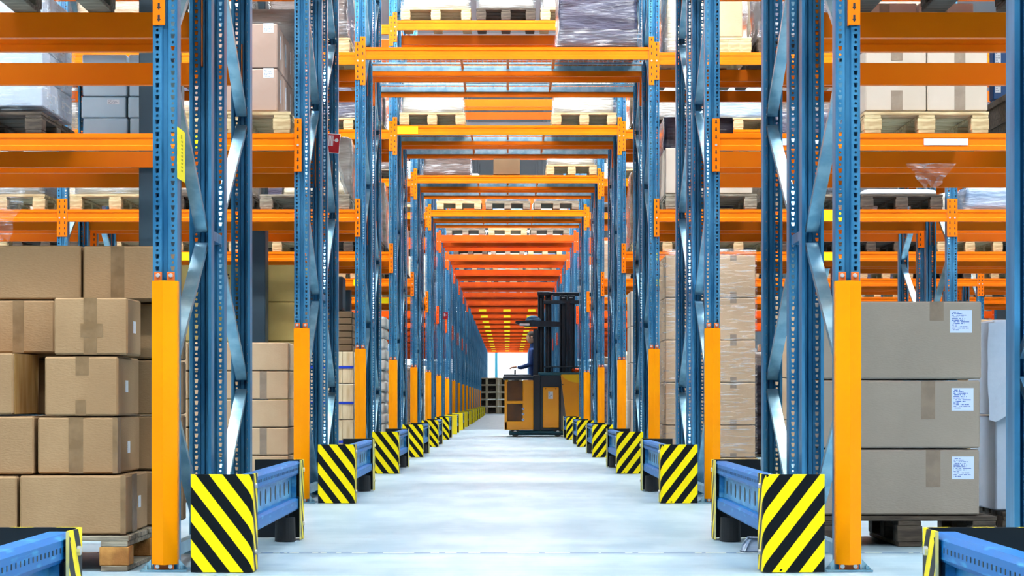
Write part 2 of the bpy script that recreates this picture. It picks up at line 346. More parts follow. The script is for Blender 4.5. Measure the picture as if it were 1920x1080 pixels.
# ------------------------------------------------------------------ pallet racks
HPOST = 6.3
def post_mesh():
    mb = MB(); w, g, gd, dp, lip = .05, .0135, .013, .094, .014
    T = .003; P = .05; n = int(HPOST / P)
    for (a, b) in ((-w, -g), (g, w)):
        cx = (a + b) / 2
        for k in range(n):
            z0 = k * P; zm = z0 + .024; z1 = z0 + P
            # round hole cell z0..zm
            cz = (z0 + zm) / 2; r = .0056
            oc = [(cx + r * math.cos(math.pi / 8 + i * math.pi / 4), cz + r * math.sin(math.pi / 8 + i * math.pi / 4)) for i in range(8)]
            R = [(b, zm), (a, zm), (a, z0), (b, z0)]
            p = [(x, 0, z) for x, z in oc] + [(x, 0, z) for x, z in R] + [(x, T, z) for x, z in oc]
            fs = [(8, 0, 7, 11), (9, 8, 1)[:3], (8, 1, 0), (9, 2, 1), (9, 10, 4, 3), (9, 3, 2), (10, 5, 4), (10, 11, 6, 5), (11, 7, 6)]
            fs += [(i, (i + 1) % 8, 12 + (i + 1) % 8, 12 + i) for i in range(8)]
            mb.raw(p, fs)
            # keyhole cell zm..z1
            t = [(cx + .0086, z1 - .004), (cx - .0086, z1 - .004), (cx - .0056, zm + .004), (cx + .0056, zm + .004)]
            R = [(b, z1), (a, z1), (a, zm), (b, zm)]
            p = [(x, 0, z) for x, z in t] + [(x, 0, z) for x, z in R] + [(x, T, z) for x, z in t]
            mb.raw(p, [(i, 4 + i, 4 + (i + 1) % 4, (i + 1) % 4) for i in range(4)] + [(i, (i + 1) % 4, 8 + (i + 1) % 4, 8 + i) for i in range(4)])
    H = n * P
    prof = [(-w + lip, dp), (-w, dp), (-w, 0)]
    mb.extrude(prof, 'z', 0, H, closed=False)
    mb.extrude([(w, 0), (w, dp), (w - lip, dp)], 'z', 0, H, closed=False)
    mb.extrude([(-g, 0), (-.008, gd), (.008, gd), (g, 0)], 'z', 0, H, closed=False)
    # inner skin of the side webs, so the sheet has thickness
    mb.extrude([(-w + lip, dp - T), (-w + T, dp - T), (-w + T, T)], 'z', 0, H, closed=False)
    mb.extrude([(w - T, T), (w - T, dp - T), (w - lip, dp - T)], 'z', 0, H, closed=False)
    return mb.mesh('upright_post', [M['blue_steel']])
POST = post_mesh()
def foot_mesh():
    mb = MB(); mb.box(-.095, .095, -.045, .105, .001, .009)
    mb.extrude([(-.095, .009), (-.057, .009), (-.057, .05)], 'y', -.004, .004)
    mb.extrude([(.057, .009), (.095, .009), (.057, .05)], 'y', -.004, .004)
    mb.cyl((-.075, -.02, .008), (-.075, -.02, .024), .009, n=8); mb.cyl((.075, -.02, .008), (.075, -.02, .024), .009, n=8)
    return mb.mesh('foot_plate', [M['galvanised']])
FOOT = foot_mesh()
def brace_mesh(key, z0, z1, d):
    def mk():
        mb = MB(); mb.bar((0, .05, z0), (0, d - .05, z1), .056, .028); return mb.mesh('brace', [M['galvanised']])
    return cached(('brace', key, round(z0, 3), round(z1, 3), round(d, 3)), mk)
PER = 1.385
def bracing(d, front_nodes, zmax):
    """(z at the near post, z at the far post) of every diagonal"""
    out = []
    f0, r0 = front_nodes
    k = -1
    while True:
        zf = f0 + PER * k; ra = zf - PER / 2; rb = zf + PER / 2
        if ra > zmax - .7: break
        if ra > -.1: out.append((zf - .035, ra + .035))
        if zf > 0 and rb < zmax - .05: out.append((zf + .035, rb - .035))
        k += 1
    return [p for p in out if min(p) > -.02]
def beam_mesh(L, h, face, mkey, deco):
    """box beam with a stepped face; the face looks to -y at y=0, top at z=0"""
    def mk():
        mb = MB()
        if h < .13: prof = [(0, 0), (0, -.028), (.005, -.033), (.005, -.078), (0, -.083), (0, -h), (.045, -h), (.045, 0)]
        else: prof = [(0, 0), (0, -h + .03), (.006, -h + .022), (.006, -h), (.045, -h), (.045, 0)]
        mb.extrude(prof, 'x', -L / 2, L / 2)
        return mb.mesh('beam', [M[mkey]])
    return cached(('beam', round(L, 3), h, mkey), mk)
def connector_mesh(mkey, hh):
    """hooked end plate: arrow slots and one white bolt; x=0 is the plate centre, beam top at z=0"""
    def mk():
        mb = MB(); z1, z0 = (.10, .10 - hh)
        mb.bbox(-.025, .025, -.007, .0, z0, z1, .002, 0)
        mb.box(-.025, -.020, .0, .04, z0, z1, 0)
        n = 7; st = hh / n
        for i in range(n):
            z = z0 + st * (i + .5)
            if i == 3:
                mb.cyl((0, -.006, z), (0, -.013, z), .008, n=8, mi=2)
            else:
                mb.box(-.0045, .0045, -.0076, -.0065, z, z + .017, 1)
                mb.extrude([(-.009, z), (0, z - .012), (.009, z)], 'y', -.0076, -.0065, 1)
        return mb.mesh('end_connector', [M[mkey], M['plate_black'], M['bolt']])
    return cached(('conn', mkey, hh), mk)
def deck_mesh():
    """one welded wire panel, .89 x 1.06"""
    mb = MB()
    for i in range(19):
        x = -.44 + .88 * i / 18; mb.box(x - .0022, x + .0022, 0, 1.06, .004, .0085)
    for j in range(11):
        y = .01 + 1.04 * j / 10; mb.box(-.445, .445, y - .0022, y + .0022, 0, .0045)
    for y in (.2, .53, .86): mb.box(-.445, .445, y - .02, y + .02, -.012, -.0005)
    mb.box(-.445, .445, 1.035, 1.052, -.052, .0)
    return mb.mesh('wire_deck', [M['galvanised']])
DECK = deck_mesh()
HALF = {'near': (0.0, 1.10), 'far': (1.45, 2.57)}
XR, XL = 1.39, -1.40
PITCH = 2.83
RACKS = {}
def add_beam(rk, xa, xb, ztop, y, facing, h, mkey, conn_h, connect=True, labels=()):
    """beam between x=xa and x=xb in rack coordinates; facing -1 looks to the camera, +1 away"""
    o = place('beam', beam_mesh(xb - xa, h, facing, mkey, 0), rk, ((xa + xb) / 2, y, ztop), 0 if facing < 0 else math.pi)
    if connect:
        for s in (-1, 1):
            # the plate covers the half of the post face that is next to the beam
            c = place('end_connector', connector_mesh(mkey, conn_h), o, (s * ((xb - xa) / 2 + .026), 0, 0))
    for (lx, w, hh, mk_) in labels:
        lm = cached(('beam_label', w, hh, mk_), lambda: MB().box(-w / 2, w / 2, -.003, 0, -hh / 2, hh / 2).mesh('location_label', [M[mk_]]))
        place('location_label', lm, o, ((lx - (xa + xb) / 2) * (1 if facing < 0 else -1), -.001, -h / 2))
    return o
def rack(n, half):
    ya, yb = HALF[half]; d = yb - ya; y0 = row_y(n)
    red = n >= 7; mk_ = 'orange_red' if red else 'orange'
    colour = 'blue and orange-red' if red else 'blue and orange'
    which = 'camera-facing half' if half == 'near' else 'rear half'
    where = f'{ORD[n]} double row from the camera' if n else 'double row beside the camera'
    rk = thing('pallet_rack', f'{colour} pallet rack, {which} of the {where}', 'pallet rack', (0, y0, 0), 'double-sided pallet rack rows across the passage')
    RACKS[n, half] = rk
    # uprights
    cols = [XL, XR]
    if n == 0: cols = [1.335] if half == 'far' else []
    if 2 <= n <= 14: cols += [XL - PITCH, XR + PITCH]
    if 4 <= n <= 8: cols += [XL - 2 * PITCH, XR + 2 * PITCH]
    if 5 <= n <= 7: cols += [XL - 3 * PITCH, XR + 3 * PITCH]
    if n == 1: cols += []
    for x in cols:
        pa = place('upright_post', POST, rk, (x, ya, 0)); pb = place('upright_post', POST, rk, (x, yb, 0), math.pi)
        if n <= 8:
            place('foot_plate', FOOT, pa); place('foot_plate', FOOT, pb)
        segs = bracing(d, ((.75 if half == 'near' else .09), 0), HPOST)
        zcap = 6.3 if n > 2 else 4.4
        segs = [s for s in segs if max(s) < zcap]
        if n <= 7:
            for zf, zr in segs: place('brace', brace_mesh(half, zf, zr, d), rk, (x, ya, 0))
            hb = cached(('foot_brace', round(d, 2)), lambda: MB().box(-.02, .02, .075, d - .075, .06, .11).mesh('foot_brace', [M['galvanised']]))
            place('foot_brace', hb, rk, (x + (.028 if x < 0 else -.028), ya, 0))
            if half == 'far':
                for z in (1.46, 4.2):
                    sp = cached('spacer', lambda: MB().box(-.02, .02, -.345, -.005, -.022, .022).mesh('row_spacer', [M['blue_steel']]))
                    place('row_spacer', sp, rk, (x + (.02 if x < 0 else -.02), ya, z))
        else:
            def zig():
                mb = MB()
                for zf, zr in segs: mb.bar((0, .05, zf), (0, d - .05, zr), .056, .028)
                return mb.mesh('bracing', [M['galvanised']])
            place('bracing', cached(('zig', half), zig), rk, (x, ya, 0))
    # beams
    if n == 0: return rk
    hs = .115 if not red else .15
    yf, yr = ya - .004, yb + .004
    def bay(xa, xb, zt, ch, labels=()):
        add_beam(rk, xa, xb, zt, yf, -1, hs, mk_, ch, n <= 12, labels)
        add_beam(rk, xa, xb, zt, yr, 1, hs, mk_, ch, n <= 6)
    tl = ()
    if half == 'near':
        if n == 4: tl = ((-1.22, .25, .09, 'sign_yellow'),)
        if n >= 13: tl = tuple((x, .27, .085, 'sign_yellow') for x in (-.92, -.03, .88))
    bay(XL + .05, XR - .05, 4.05, .46, tl)
    if n <= 6 or n == 8:
        bay(XL + .05, XR - .05, 5.33, .36)
    nb = 0 if n > 14 else 1 if n > 8 else (2 if n >= 4 else 1)
    if n in (2, 3): nb = 2
    if 5 <= n <= 7: nb = 3
    if n == 1: nb = 1
    for s in (-1, 1):
        for b in range(nb):
            x0 = (XL if s < 0 else XR) + s * PITCH * b
            xa, xb = sorted((x0 + s * .05, x0 + s * (PITCH - .05)))
            if b == 1 and n in (2, 3): xa, xb = sorted((x0 + s * .05, x0 + s * 1.7))
            if n == 1: xa, xb = sorted((x0 + s * .05, x0 + s * 1.9))
            lab = ()
            if half == 'near':
                if n == 2 and s < 0 and b == 0: lab = ((-2.12, .085, .09, 'sign_yellow'),)
                if n == 2 and s > 0 and b == 0: lab = ((PX(1774, 14.55), .30, .045, 'paper'), (PX(1497, 14.55), .28, .045, 'paper'))
                if n == 3 and s > 0 and b == 0: lab = ((PX(1558, 20.36), .24, .105, 'sign_yellow'),)
                if n == 4: lab = ((s * 1.75, .16, .1, 'sign_yellow'), (s * 3.9, .16, .1, 'sign_yellow'))
                if n in (5, 6): lab = ((s * 2.2, .2, .1, 'sign_yellow'),)
            bay(xa, xb, 2.51 if n > 1 else 2.475, .36 if n > 1 else .345, lab)
            if n <= 8: bay(xa, xb, 4.0, .36)
            if 3 <= n <= 5: bay(xa, xb, 5.28, .36)
    # wire decking over the passage
    if 1 <= n <= 6:
        for x in (-.9, 0, .9): place('wire_deck', DECK, rk, (x - .005, ya + .02, 4.038))
        tb = cached('tie', lambda: MB().box(-.012, .012, .05, 1.04, -.035, -.014).mesh('tie_bar', [M['orange']]))
        for x in (-.45, 0, .45): place('tie_bar', tb, rk, (x, ya, 4.038))
    return rk
for n in range(0, NROWS + 1):
    if n == 0: rack(0, 'far'); continue
    rack(n, 'near'); rack(n, 'far')
# ------------------------------------------------------------------ post guards
def guard_mesh():
    mb = MB(); z0, z1 = .03, 1.186
    out = [(-.052, .045), (-.052, -.004), (0, -.046), (.052, -.004), (.052, .045)]
    inn = [(x * .975, y + .003) for x, y in out[::-1]]
    mb.extrude(out + inn, 'z', z0, z1); return mb.mesh('shield', [M['guard_orange']])
SHIELD = guard_mesh()
TAB = MB().bbox(-.016, .016, -.008, -.003, 1.15, 1.222, .002).mesh('bolt_tab', [M['rust_orange']])
BOLT = MB().cyl((0, -.008, 1.207), (0, -.018, 1.207), .010, .007, n=10).mesh('bolt', [M['bolt']])
def flange_mesh():
    mb = MB(); mb.box(-.04, .04, -.012, -.006, .010, .036)
    mb.cyl((-.026, -.012, .022), (-.026, -.02, .022), .009, n=8, mi=1); mb.cyl((.026, -.012, .022), (.026, -.02, .022), .009, n=8, mi=1)
    return mb.mesh('base_bracket', [M['rust_orange'], M['bolt']])
FLANGE = flange_mesh()
for n in range(1, NROWS + 1):
    for x, side in ((XL, 'left'), (XR, 'right')):
        if n > 19: continue
        g = thing('post_guard', f'orange steel guard on the {side} upright at the passage, {ORD[n]} rack row from the camera', 'post guard', (x, row_y(n) - .011, 0), 'orange upright guards along the passage')
        place('shield', SHIELD, g)
        if n <= 9:
            for sx in (-.026, .026):
                t = place('bolt_tab', TAB, g, (sx, 0, 0)); place('bolt', BOLT, t)
            place('base_bracket', FLANGE, g)
# ------------------------------------------------------------------ end-of-row barriers
def barrier_parts(sd, plain):
    """meshes for the barrier on side sd (-1 left of the passage); x is measured from the passage side flange"""
    key = ('barrier', sd, plain)
    if key in CACHE: return CACHE[key]
    W, FL, H, T = .25, .17, .40, .008
    xi, xo = 0.0, sd * W           # inner edge (flange), outer edge
    st = M['yellow'] if plain else M['stripe_left' if sd < 0 else 'stripe_right']
    def plate(y, back):
        """L-bent plate; y is the striped face, back = +1 when the body lies behind it"""
        mb = MB(); r = .022; pts = []
        pts.append((xo, 0)); 
        for i in range(5):
            a = i / 4 * math.pi / 2
            pts.append((sd * (r - r * math.sin(a)), back * (r - r * math.cos(a))))
        pts.append((0, back * FL))
        inner = [(x + (sd * T if abs(x) < W - .001 else 0), yy + back * T if yy == 0 or abs(yy) < r + .001 else yy) for x, yy in pts]
        n = len(pts); P = [(x, yy, 0.004) for x, yy in pts] + [(x, yy, H) for x, yy in pts]
        Q = [(x, yy, 0.004) for x, yy in inner] + [(x, yy, H) for x, yy in inner]
        mb.raw(P, [(i, i + 1, n + i + 1, n + i) for i in range(n - 1)], 0)
        mb.raw(Q, [(i, i + 1, n + i + 1, n + i) for i in range(n - 1)], 1)
        mb.raw(P + Q, [(n + i, n + i + 1, 3 * n + i + 1, 3 * n + i) for i in range(n - 1)], 0)
        mb.raw(P + Q, [(0, n, 3 * n, 2 * n), (n - 1, 2 * n - 1, 4 * n - 1, 3 * n - 1)], 2)
        return mb.mesh('end_plate', [st, M['plate_black'], M['pale_yellow'] if not plain else M['yellow']])
    LEN = 2.2
    rail = MB()
    x0, x1 = sd * .015, sd * .085
    xa, xb = min(x0, x1), max(x0, x1)
    rail.bbox(xa, xb, .03, LEN - .03, .325, .392, .012, 0); rail.bbox(xa, xb, .03, LEN - .03, .15, .215, .012, 0)
    web = MB(); wx = sd * .05
    web.box(min(wx, wx + sd * .012), max(wx, wx + sd * .012), .1, LEN - .1, .21, .33, 0)
    for s_ in (.1, LEN - .1 - .05, ): web.box(min(x0, x1) + .012, max(x0, x1) - .012, s_, s_ + .05, .21, .33, 0)
    slots = web
    for k in range(9):
        y = .3 + k * .2
        ring = [(y + .024 * math.cos(a), .27 + .034 * math.sin(a)) for a in [i * math.pi / 5 for i in range(10)]]
        slots.extrude(ring, 'x', wx - sd * .0015, wx + sd * .002, 1)
    wm = web.mesh('web', [M['web_blue'], M['plate_black']]); sm = None
    dots = rail
    for k in range(50):
        y = .12 + k * .04
        dots.box(min(x0 - sd * .001, x0 + sd * .002), max(x0 - sd * .001, x0 + sd * .002), y, y + .008, .352, .364, 1)
    rm = rail.mesh('rail', [M['rail_blue'], M['plate_black']])
    foot = MB(); foot.cyl((sd * .07, 0, .004), (sd * .07, 0, .12), .052, .048, n=20); foot.cyl((sd * .07, 0, .12), (sd * .07, 0, .152), .016, n=10)
    fm = foot.mesh('rubber_foot', [M['rubber']])
    bm = MB().cyl((0, 0, 0), (-sd * .008, 0, 0), .011, n=10).mesh('bolt', [M['bolt']])
    CACHE[key] = (plate(0, 1), plate(0, -1), rm, wm, sm, fm, bm, LEN, None)
    return CACHE[key]
for n in range(0, NROWS + 1):
    if n > 16: continue
    for sd, side in ((-1, 'left'), (1, 'right')):
        plain = n >= 7
        p1, p2, rm, wm, sm, fm, bm, LEN, dm = barrier_parts(sd, plain)
        lab = (f'blue barrier with black and yellow striped ends, {side} side, {ORD[n]} rack row from the camera' if n and not plain else
               f'yellow barrier at the {side} side of the passage, {ORD[n]} rack row from the camera' if n else
               f'blue barrier cut by the bottom {side} corner of the picture')
        b = thing('rack_barrier', lab, 'barrier', (sd * 1.03 if n else (.975 if sd > 0 else -1.0), row_y(n) - .10, 0), 'barriers at the feet of the racks')
        place('end_plate', p1, b); place('end_plate', p2, b, (0, LEN, 0))
        r = place('rail', rm, b); 
        w = place('web', wm, b)
        if n <= 5:
            for yy in (.3, LEN - .26): place('rubber_foot', fm, b, (0, yy, 0))
            for yy in (.08, LEN - .08):
                for zz in (.08, .35): place('bolt', bm, b, (-sd * .0005, yy, zz))
# ------------------------------------------------------------------ pallets, cartons, loads
def block_mesh(L, W, mk_):
    return cached(('block', L, W, mk_), lambda: MB().bbox(-L / 2, L / 2, -W / 2, W / 2, 0, .078, .004).mesh('block', [M[mk_]]))
def pallet(x0, x1, y0, y1, z, label, mk_='wood', detail=True, block='', group=None):
    """four-way pallet: deck boards, nine blocks, three bottom runners; x0..x1 seen from the passage side"""
    w, d = x1 - x0, y1 - y0
    o = thing('pallet', label, 'pallet', ((x0 + x1) / 2, (y0 + y1) / 2, z + .002), group)
    def deck():
        mb = MB(); n = 5; gap = .04; bw = (d - gap * (n - 1)) / n
        for i in range(n):
            a = -d / 2 + i * (bw + gap); mb.bbox(-w / 2, w / 2, a, a + bw, .122, .144, .003)
        for i in (-1, 0, 1):
            c = i * (w / 2 - .06); mb.bbox(c - .055, c + .055, -d / 2, d / 2, .1, .1218, .003)
        return mb.mesh('deck', [M[mk_]])
    def run():
        return MB().bbox(-.055, .055, -d / 2, d / 2, 0, .0215, .003).mesh('runner', [M[mk_]])
    k = (round(w, 2), round(d, 2), mk_)
    if not detail:
        def whole():
            mb = MB(); mb.bbox(-w / 2, w / 2, -d / 2, d / 2, .1, .144, .003)
            for i in (-1, 0, 1):
                c = i * (w / 2 - .07); mb.bbox(c - .06, c + .06, -d / 2, d / 2, 0, .1, .003)
            return mb.mesh('pallet', [M[mk_]])
        place('deck', cached(('pal',) + k, whole), o)
        return o
    place('deck', cached(('deck',) + k, deck), o)
    for i in (-1, 0, 1):
        place('runner', cached(('run',) + k, run), o, (i * (w / 2 - .06), 0, 0))
        for j in (-1, 0, 1):
            place('block', block_mesh(.12, .12, block or mk_), o, (i * (w / 2 - .0605), j * (d / 2 - .0605), .0218))
    return o
def carton(x0, x1, y0, y1, z0, z1, label, mk_='carton', tapes=(), slips=(), group=None, tape_m='tape', sag=0.0, name='carton', cat='cardboard box'):
    """a taped cardboard box; tapes: (face, u0, u1, v0, v1) in fractions of that face; slips: (face, u, v, w, h, material)"""
    w, d, h = x1 - x0, y1 - y0, z1 - z0
    o = thing(name, label, cat, ((x0 + x1) / 2, (y0 + y1) / 2, z0), group)
    e = .0015
    def body():
        mb = MB(); mb.bbox(-w / 2 + e, w / 2 - e, -d / 2 + e, d / 2 - e, e, h - e, .007); 
        return mb.mesh('box_body', [M[mk_]])
    b = place('box_body', cached(('cb', round(w, 3), round(d, 3), round(h, 3), mk_), body), o)
    # closing flaps: the two top boards with the joint between them
    fl = cached(('fl', round(w, 3), round(d, 3), mk_), lambda: MB().box(-w / 2 + .006, w / 2 - .006, -d / 2 + .006, -.002, 0, .0012).box(-w / 2 + .006, w / 2 - .006, .002, d / 2 - .006, 0, .0012).mesh('top_flap', [M[mk_]]))
    place('top_flap', fl, o, (0, 0, h - e - .0008))
    def patch(nm, face, u0, u1, v0, v1, m, t):
        if face == 'f': mb = MB().box(-w / 2 + u0 * w, -w / 2 + u1 * w, -t, .0005, v0 * h, v1 * h); loc = (0, -d / 2 + e, 0)
        elif face == 'r': mb = MB().box(-.0005, t, -d / 2 + u0 * d, -d / 2 + u1 * d, v0 * h, v1 * h); loc = (w / 2 - e, 0, 0)
        else: mb = MB().box(-t, .0005, -d / 2 + u0 * d, -d / 2 + u1 * d, v0 * h, v1 * h); loc = (-w / 2 + e, 0, 0)
        place(nm, mb.mesh(nm, [M[m]]), o, loc)
    for q, (face, u0, u1, v0, v1) in enumerate(tapes): patch('tape', face, u0, u1, v0 + .01, v1 - .01, tape_m, .0008 + .0006 * q)
    for (face, u, v, sw, sh, m) in slips:
        L_ = w if face == 'f' else d
        patch('shipping_label', face, u - sw / 2 / L_, u + sw / 2 / L_, v - sh / 2 / h, v + sh / 2 / h, m, .0014)
    return o
def lumpy(w, d, h, mk_, seed, amp=.014, taper=.02, res=.07):
    """a film-wrapped stack: box with pulled-in corners, rounded edges and wrinkled sides"""
    nx, ny, nz = max(4, int(w / res)), max(4, int(d / res)), max(4, int(h / res))
    mb = MB(); idx = {}
    def vert(i, j, k):
        if (i, j, k) in idx: return idx[i, j, k]
        x, y, z = -w / 2 + w * i / nx, -d / 2 + d * j / ny, h * k / nz
        t = 1 - taper * (z / h) ** 2
        p = Vector((x * t, y * t, z))
        c = .025
        ex = max(0, abs(p.x) - (w / 2 - c)); ey = max(0, abs(p.y) - (d / 2 - c)); ez = max(0, z - (h - c))
        if (ex > 0) + (ey > 0) + (ez > 0) > 1:
            p.x -= math.copysign(ex * .5, p.x); p.y -= math.copysign(ey * .5, p.y); p.z -= ez * .5
        q = Vector((p.x * 5 + seed * 7.1, p.y * 5, p.z * 14))
        nn = noise.noise_vector(q) * amp + noise.noise_vector(q * .35) * amp * 1.3
        if k == 0: nn.z = 0
        m = .86
        p = Vector((p.x * (1 - .02) + nn.x * m - math.copysign(amp, p.x) * (abs(x) > w / 2 - 1e-4), p.y * (1 - .02) + nn.y * m - math.copysign(amp, p.y) * (abs(y) > d / 2 - 1e-4), p.z + min(0, nn.z) * (k > 0)))
        idx[i, j, k] = len(mb.v); mb.v.append(tuple(p)); return idx[i, j, k]
    def q4(a, b, c, e): mb.f.append((vert(*a), vert(*b), vert(*c), vert(*e))); mb.m.append(0)
    for i in range(nx):
        for k in range(nz):
            q4((i, 0, k), (i + 1, 0, k), (i + 1, 0, k + 1), (i, 0, k + 1)); q4((i + 1, ny, k), (i, ny, k), (i, ny, k + 1), (i + 1, ny, k + 1))
    for j in range(ny):
        for k in range(nz):
            q4((0, j + 1, k), (0, j, k), (0, j, k + 1), (0, j + 1, k + 1)); q4((nx, j, k), (nx, j + 1, k), (nx, j + 1, k + 1), (nx, j, k + 1))
    for i in range(nx):
        for j in range(ny):
            q4((i, j, nz), (i + 1, j, nz), (i + 1, j + 1, nz), (i, j + 1, nz)); q4((i, j + 1, 0), (i + 1, j + 1, 0), (i + 1, j, 0), (i, j, 0))
    me = mb.mesh('wrapped_load', [M[mk_]]); me.polygons.foreach_set('use_smooth', [True] * len(me.polygons)); return me
def wrapped(x0, x1, y0, y1, z0, z1, label, mk_, seed=None, group=None, detail=True):
    w, d, h = x1 - x0, y1 - y0, z1 - z0
    seed = random.random() if seed is None else seed
    o = thing('wrapped_load', label, 'wrapped load', ((x0 + x1) / 2, (y0 + y1) / 2, z0), group)
    v = int(seed * 3)
    place('goods', cached(('wl', round(w, 2), round(d, 2), round(h, 2), mk_, v if detail else 0), lambda: lumpy(w, d, h, mk_, v, res=.06 if detail else .12)), o)
    if detail:
        def collar():
            mb = MB(); hh = min(.16, h * .3); t = .006
            pts = [(-w / 2 - t, -d / 2 - t), (w / 2 + t, -d / 2 - t), (w / 2 + t, d / 2 + t), (-w / 2 - t, d / 2 + t)]
            n = 14; ring = []
            for a in range(4):
                p, q = pts[a], pts[(a + 1) % 4]
                for i in range(n): ring.append((p[0] + (q[0] - p[0]) * i / n, p[1] + (q[1] - p[1]) * i / n))
            P = []
            for lv, zz in enumerate((.0, hh * .5, hh)):
                for k, (x, y) in enumerate(ring):
                    a = noise.noise((x * 9 + v * 3, y * 9, lv * 2.3)) * .004
                    P.append((x * (1 + a), y * (1 + a), zz + noise.noise((x * 6, y * 6 + v, lv)) * (.02 if lv == 2 else 0)))
            N_ = len(ring)
            mb.raw(P, [(l * N_ + i, l * N_ + (i + 1) % N_, (l + 1) * N_ + (i + 1) % N_, (l + 1) * N_ + i) for l in (0, 1) for i in range(N_)])
            return mb.mesh('film_skirt', [M['film']])
        place('film_skirt', cached(('collar', round(w, 2), round(d, 2), round(h, 2), v), collar), o)
    return o
def shell(x0, x1, y0, y1, z0, z1, label, group=None, seed=1):
    """clear stretch film round a stack"""
    w, d, h = x1 - x0 + .05, y1 - y0 + .05, z1 - z0 + .03
    me = lumpy(w + .02, d + .02, h, 'film', seed, amp=.006, taper=0, res=.08)
    o = place('stretch_film', me, None, ((x0 + x1) / 2, (y0 + y1) / 2, z0)); return tag(o, label, 'stretch film', group)
KIND_LOOK = {'wrap_white': 'white', 'wrap_blue': 'bluish', 'wrap_dark': 'dark grey', 'wrap_brown': 'brown', 'wrap_tan': 'tan', 'wrap_cream': 'cream', 'wrap_grey': 'grey'}
LEVEL = {'floor': (0.0, 'on the floor'), 'low': (2.51, 'on lower shelf'), 'high': (4.0, 'on upper shelf'), 'bridge': (4.05, 'over the passage'), 'top': (5.33, 'high over the passage')}
def unit(n, x0, x1, level, h, mk_, pm='wood', what=None, dy=(.03, 1.06), slot='', detail=None, on_pallet=True):
    """a pallet with a film-wrapped load in rack row n"""
    z, words_ = LEVEL[level]; y0 = row_y(n) + dy[0]; y1 = row_y(n) + dy[1]
    if detail is None: detail = n <= 6
    if level in ('bridge', 'top') and n <= 6: z += .013
    if n == 1 and level == 'low': z -= .035
    tail = f'{words_}, {ORD[n]} row, {slot}'
    if on_pallet:
        pallet(x0, x1, y0, y1, z, f"{ {'wood': 'pale', 'wood_grey': 'grey', 'wood_dark': 'dark'}[pm]} wooden pallet {tail}", pm, n <= 5, group='pallets stored in the racks')
        z += .150
    if h > 0:
        wrapped(x0 + .01, x1 - .01, y0 + .01, y1 - .01, z, z + h, what + ' ' + tail if what else f'{KIND_LOOK[mk_]} film-wrapped load {tail}', mk_, group='film-wrapped loads in the racks', detail=detail)
SLOT = ['next to the passage', 'second from the passage', 'third from the passage', 'fourth from the passage', 'fifth from the passage', 'sixth from the passage', 'seventh from the passage', 'eighth from the passage', 'ninth from the passage']
def slot_x(side, k):
    b, i = divmod(k, 3); a = 1.45 + PITCH * b + .10 + .87 * i
    return (-a - .80, -a) if side < 0 else (a, a + .80)

# ---- first row, left: brown boxes on a pallet --------------------------------
yf = 8.75
pallet(-2.66, -1.545, 8.74, 9.94, 0, 'worn dark wooden pallet under the brown boxes beside the first left guard', 'wood_grey', True, 'wood_amber')
T0 = .149
G = 'brown boxes stacked beside the first left guard'
def bx(*a, **k): return carton(*a, group=G, **k)
sl = lambda v, u=.35: (('r', u, v, .06, .05, 'label_plain'),)
bx(-1.996, -1.561, 8.76, 9.30, T0, .392, 'brown box at the bottom of the stack, front corner by the orange guard', tapes=(('f', .95, 1, 0, 1), ('r', .28, .5, 0, 1)), slips=sl(.5, .62))
bx(-2.46, -2.006, 8.76, 9.30, T0, .389, 'brown box at the bottom of the stack, cut by the picture edge')
bx(-1.931, -1.602, 8.80, 9.34, .396, .630, 'brown box with full-height tape, second layer of the stack beside the guard', tapes=(('f', .39, .57, 0, 1), ('f', .94, 1, 0, 1), ('r', 0, .14, 0, 1)), slips=sl(.45, .5))
bx(-2.42, -1.945, 8.80, 9.34, .394, .634, 'plain brown box in the second layer, cut by the picture edge')
bx(-1.902, -1.598, 8.80, 9.30, .634, .880, 'brown box with two tape strips, third layer of the stack', tapes=(('f', .42, .6, .67, 1), ('f', .42, .56, .0, .28)), slips=sl(.5, .4))
bx(-2.50, -2.03, 8.80, 9.30, .640, .895, 'brown box with shiny taped side, third layer at the picture edge', tapes=(('r', .06, .94, 0, 1),), tape_m='tape_shiny')
bx(-1.863, -1.559, 8.80, 9.12, .885, 1.122, 'brown box with crossed tape, top of the front column', tapes=(('f', .4, .58, 0, 1), ('f', .36, .66, .30, .55)), slips=sl(.5, .5))
bx(-2.46, -1.934, 9.15, 9.36, .900, 1.126, 'shaded brown box with scuffed tape behind the front column', tapes=(('f', .66, .75, 0, 1),))
bx(-2.62, -1.826, 9.17, 9.70, 1.13, 1.362, 'wide shaded brown box on top of the stack, cut by the picture edge')
bx(-1.818, -1.475, 9.17, 9.70, 1.127, 1.360, 'shaded brown box with central tape on top of the stack by the guard', tapes=(('f', .35, .52, 0, 1),))
for i, (a, b, w_) in enumerate(((T0, .39, 'bottom'), (.394, .63, 'second'), (.634, .876, 'third'), (.88, 1.122, 'fourth'))):
    bx(-1.93, -1.48, 9.38, 9.88, a, b, f'shaded brown box at the back of the stack, {w_} layer from the floor', tapes=(('f', .4, .55, 0, 1),))
    bx(-2.40, -1.945, 9.38, 9.88, a, b, f'shaded brown box in the back corner of the stack, {w_} layer')
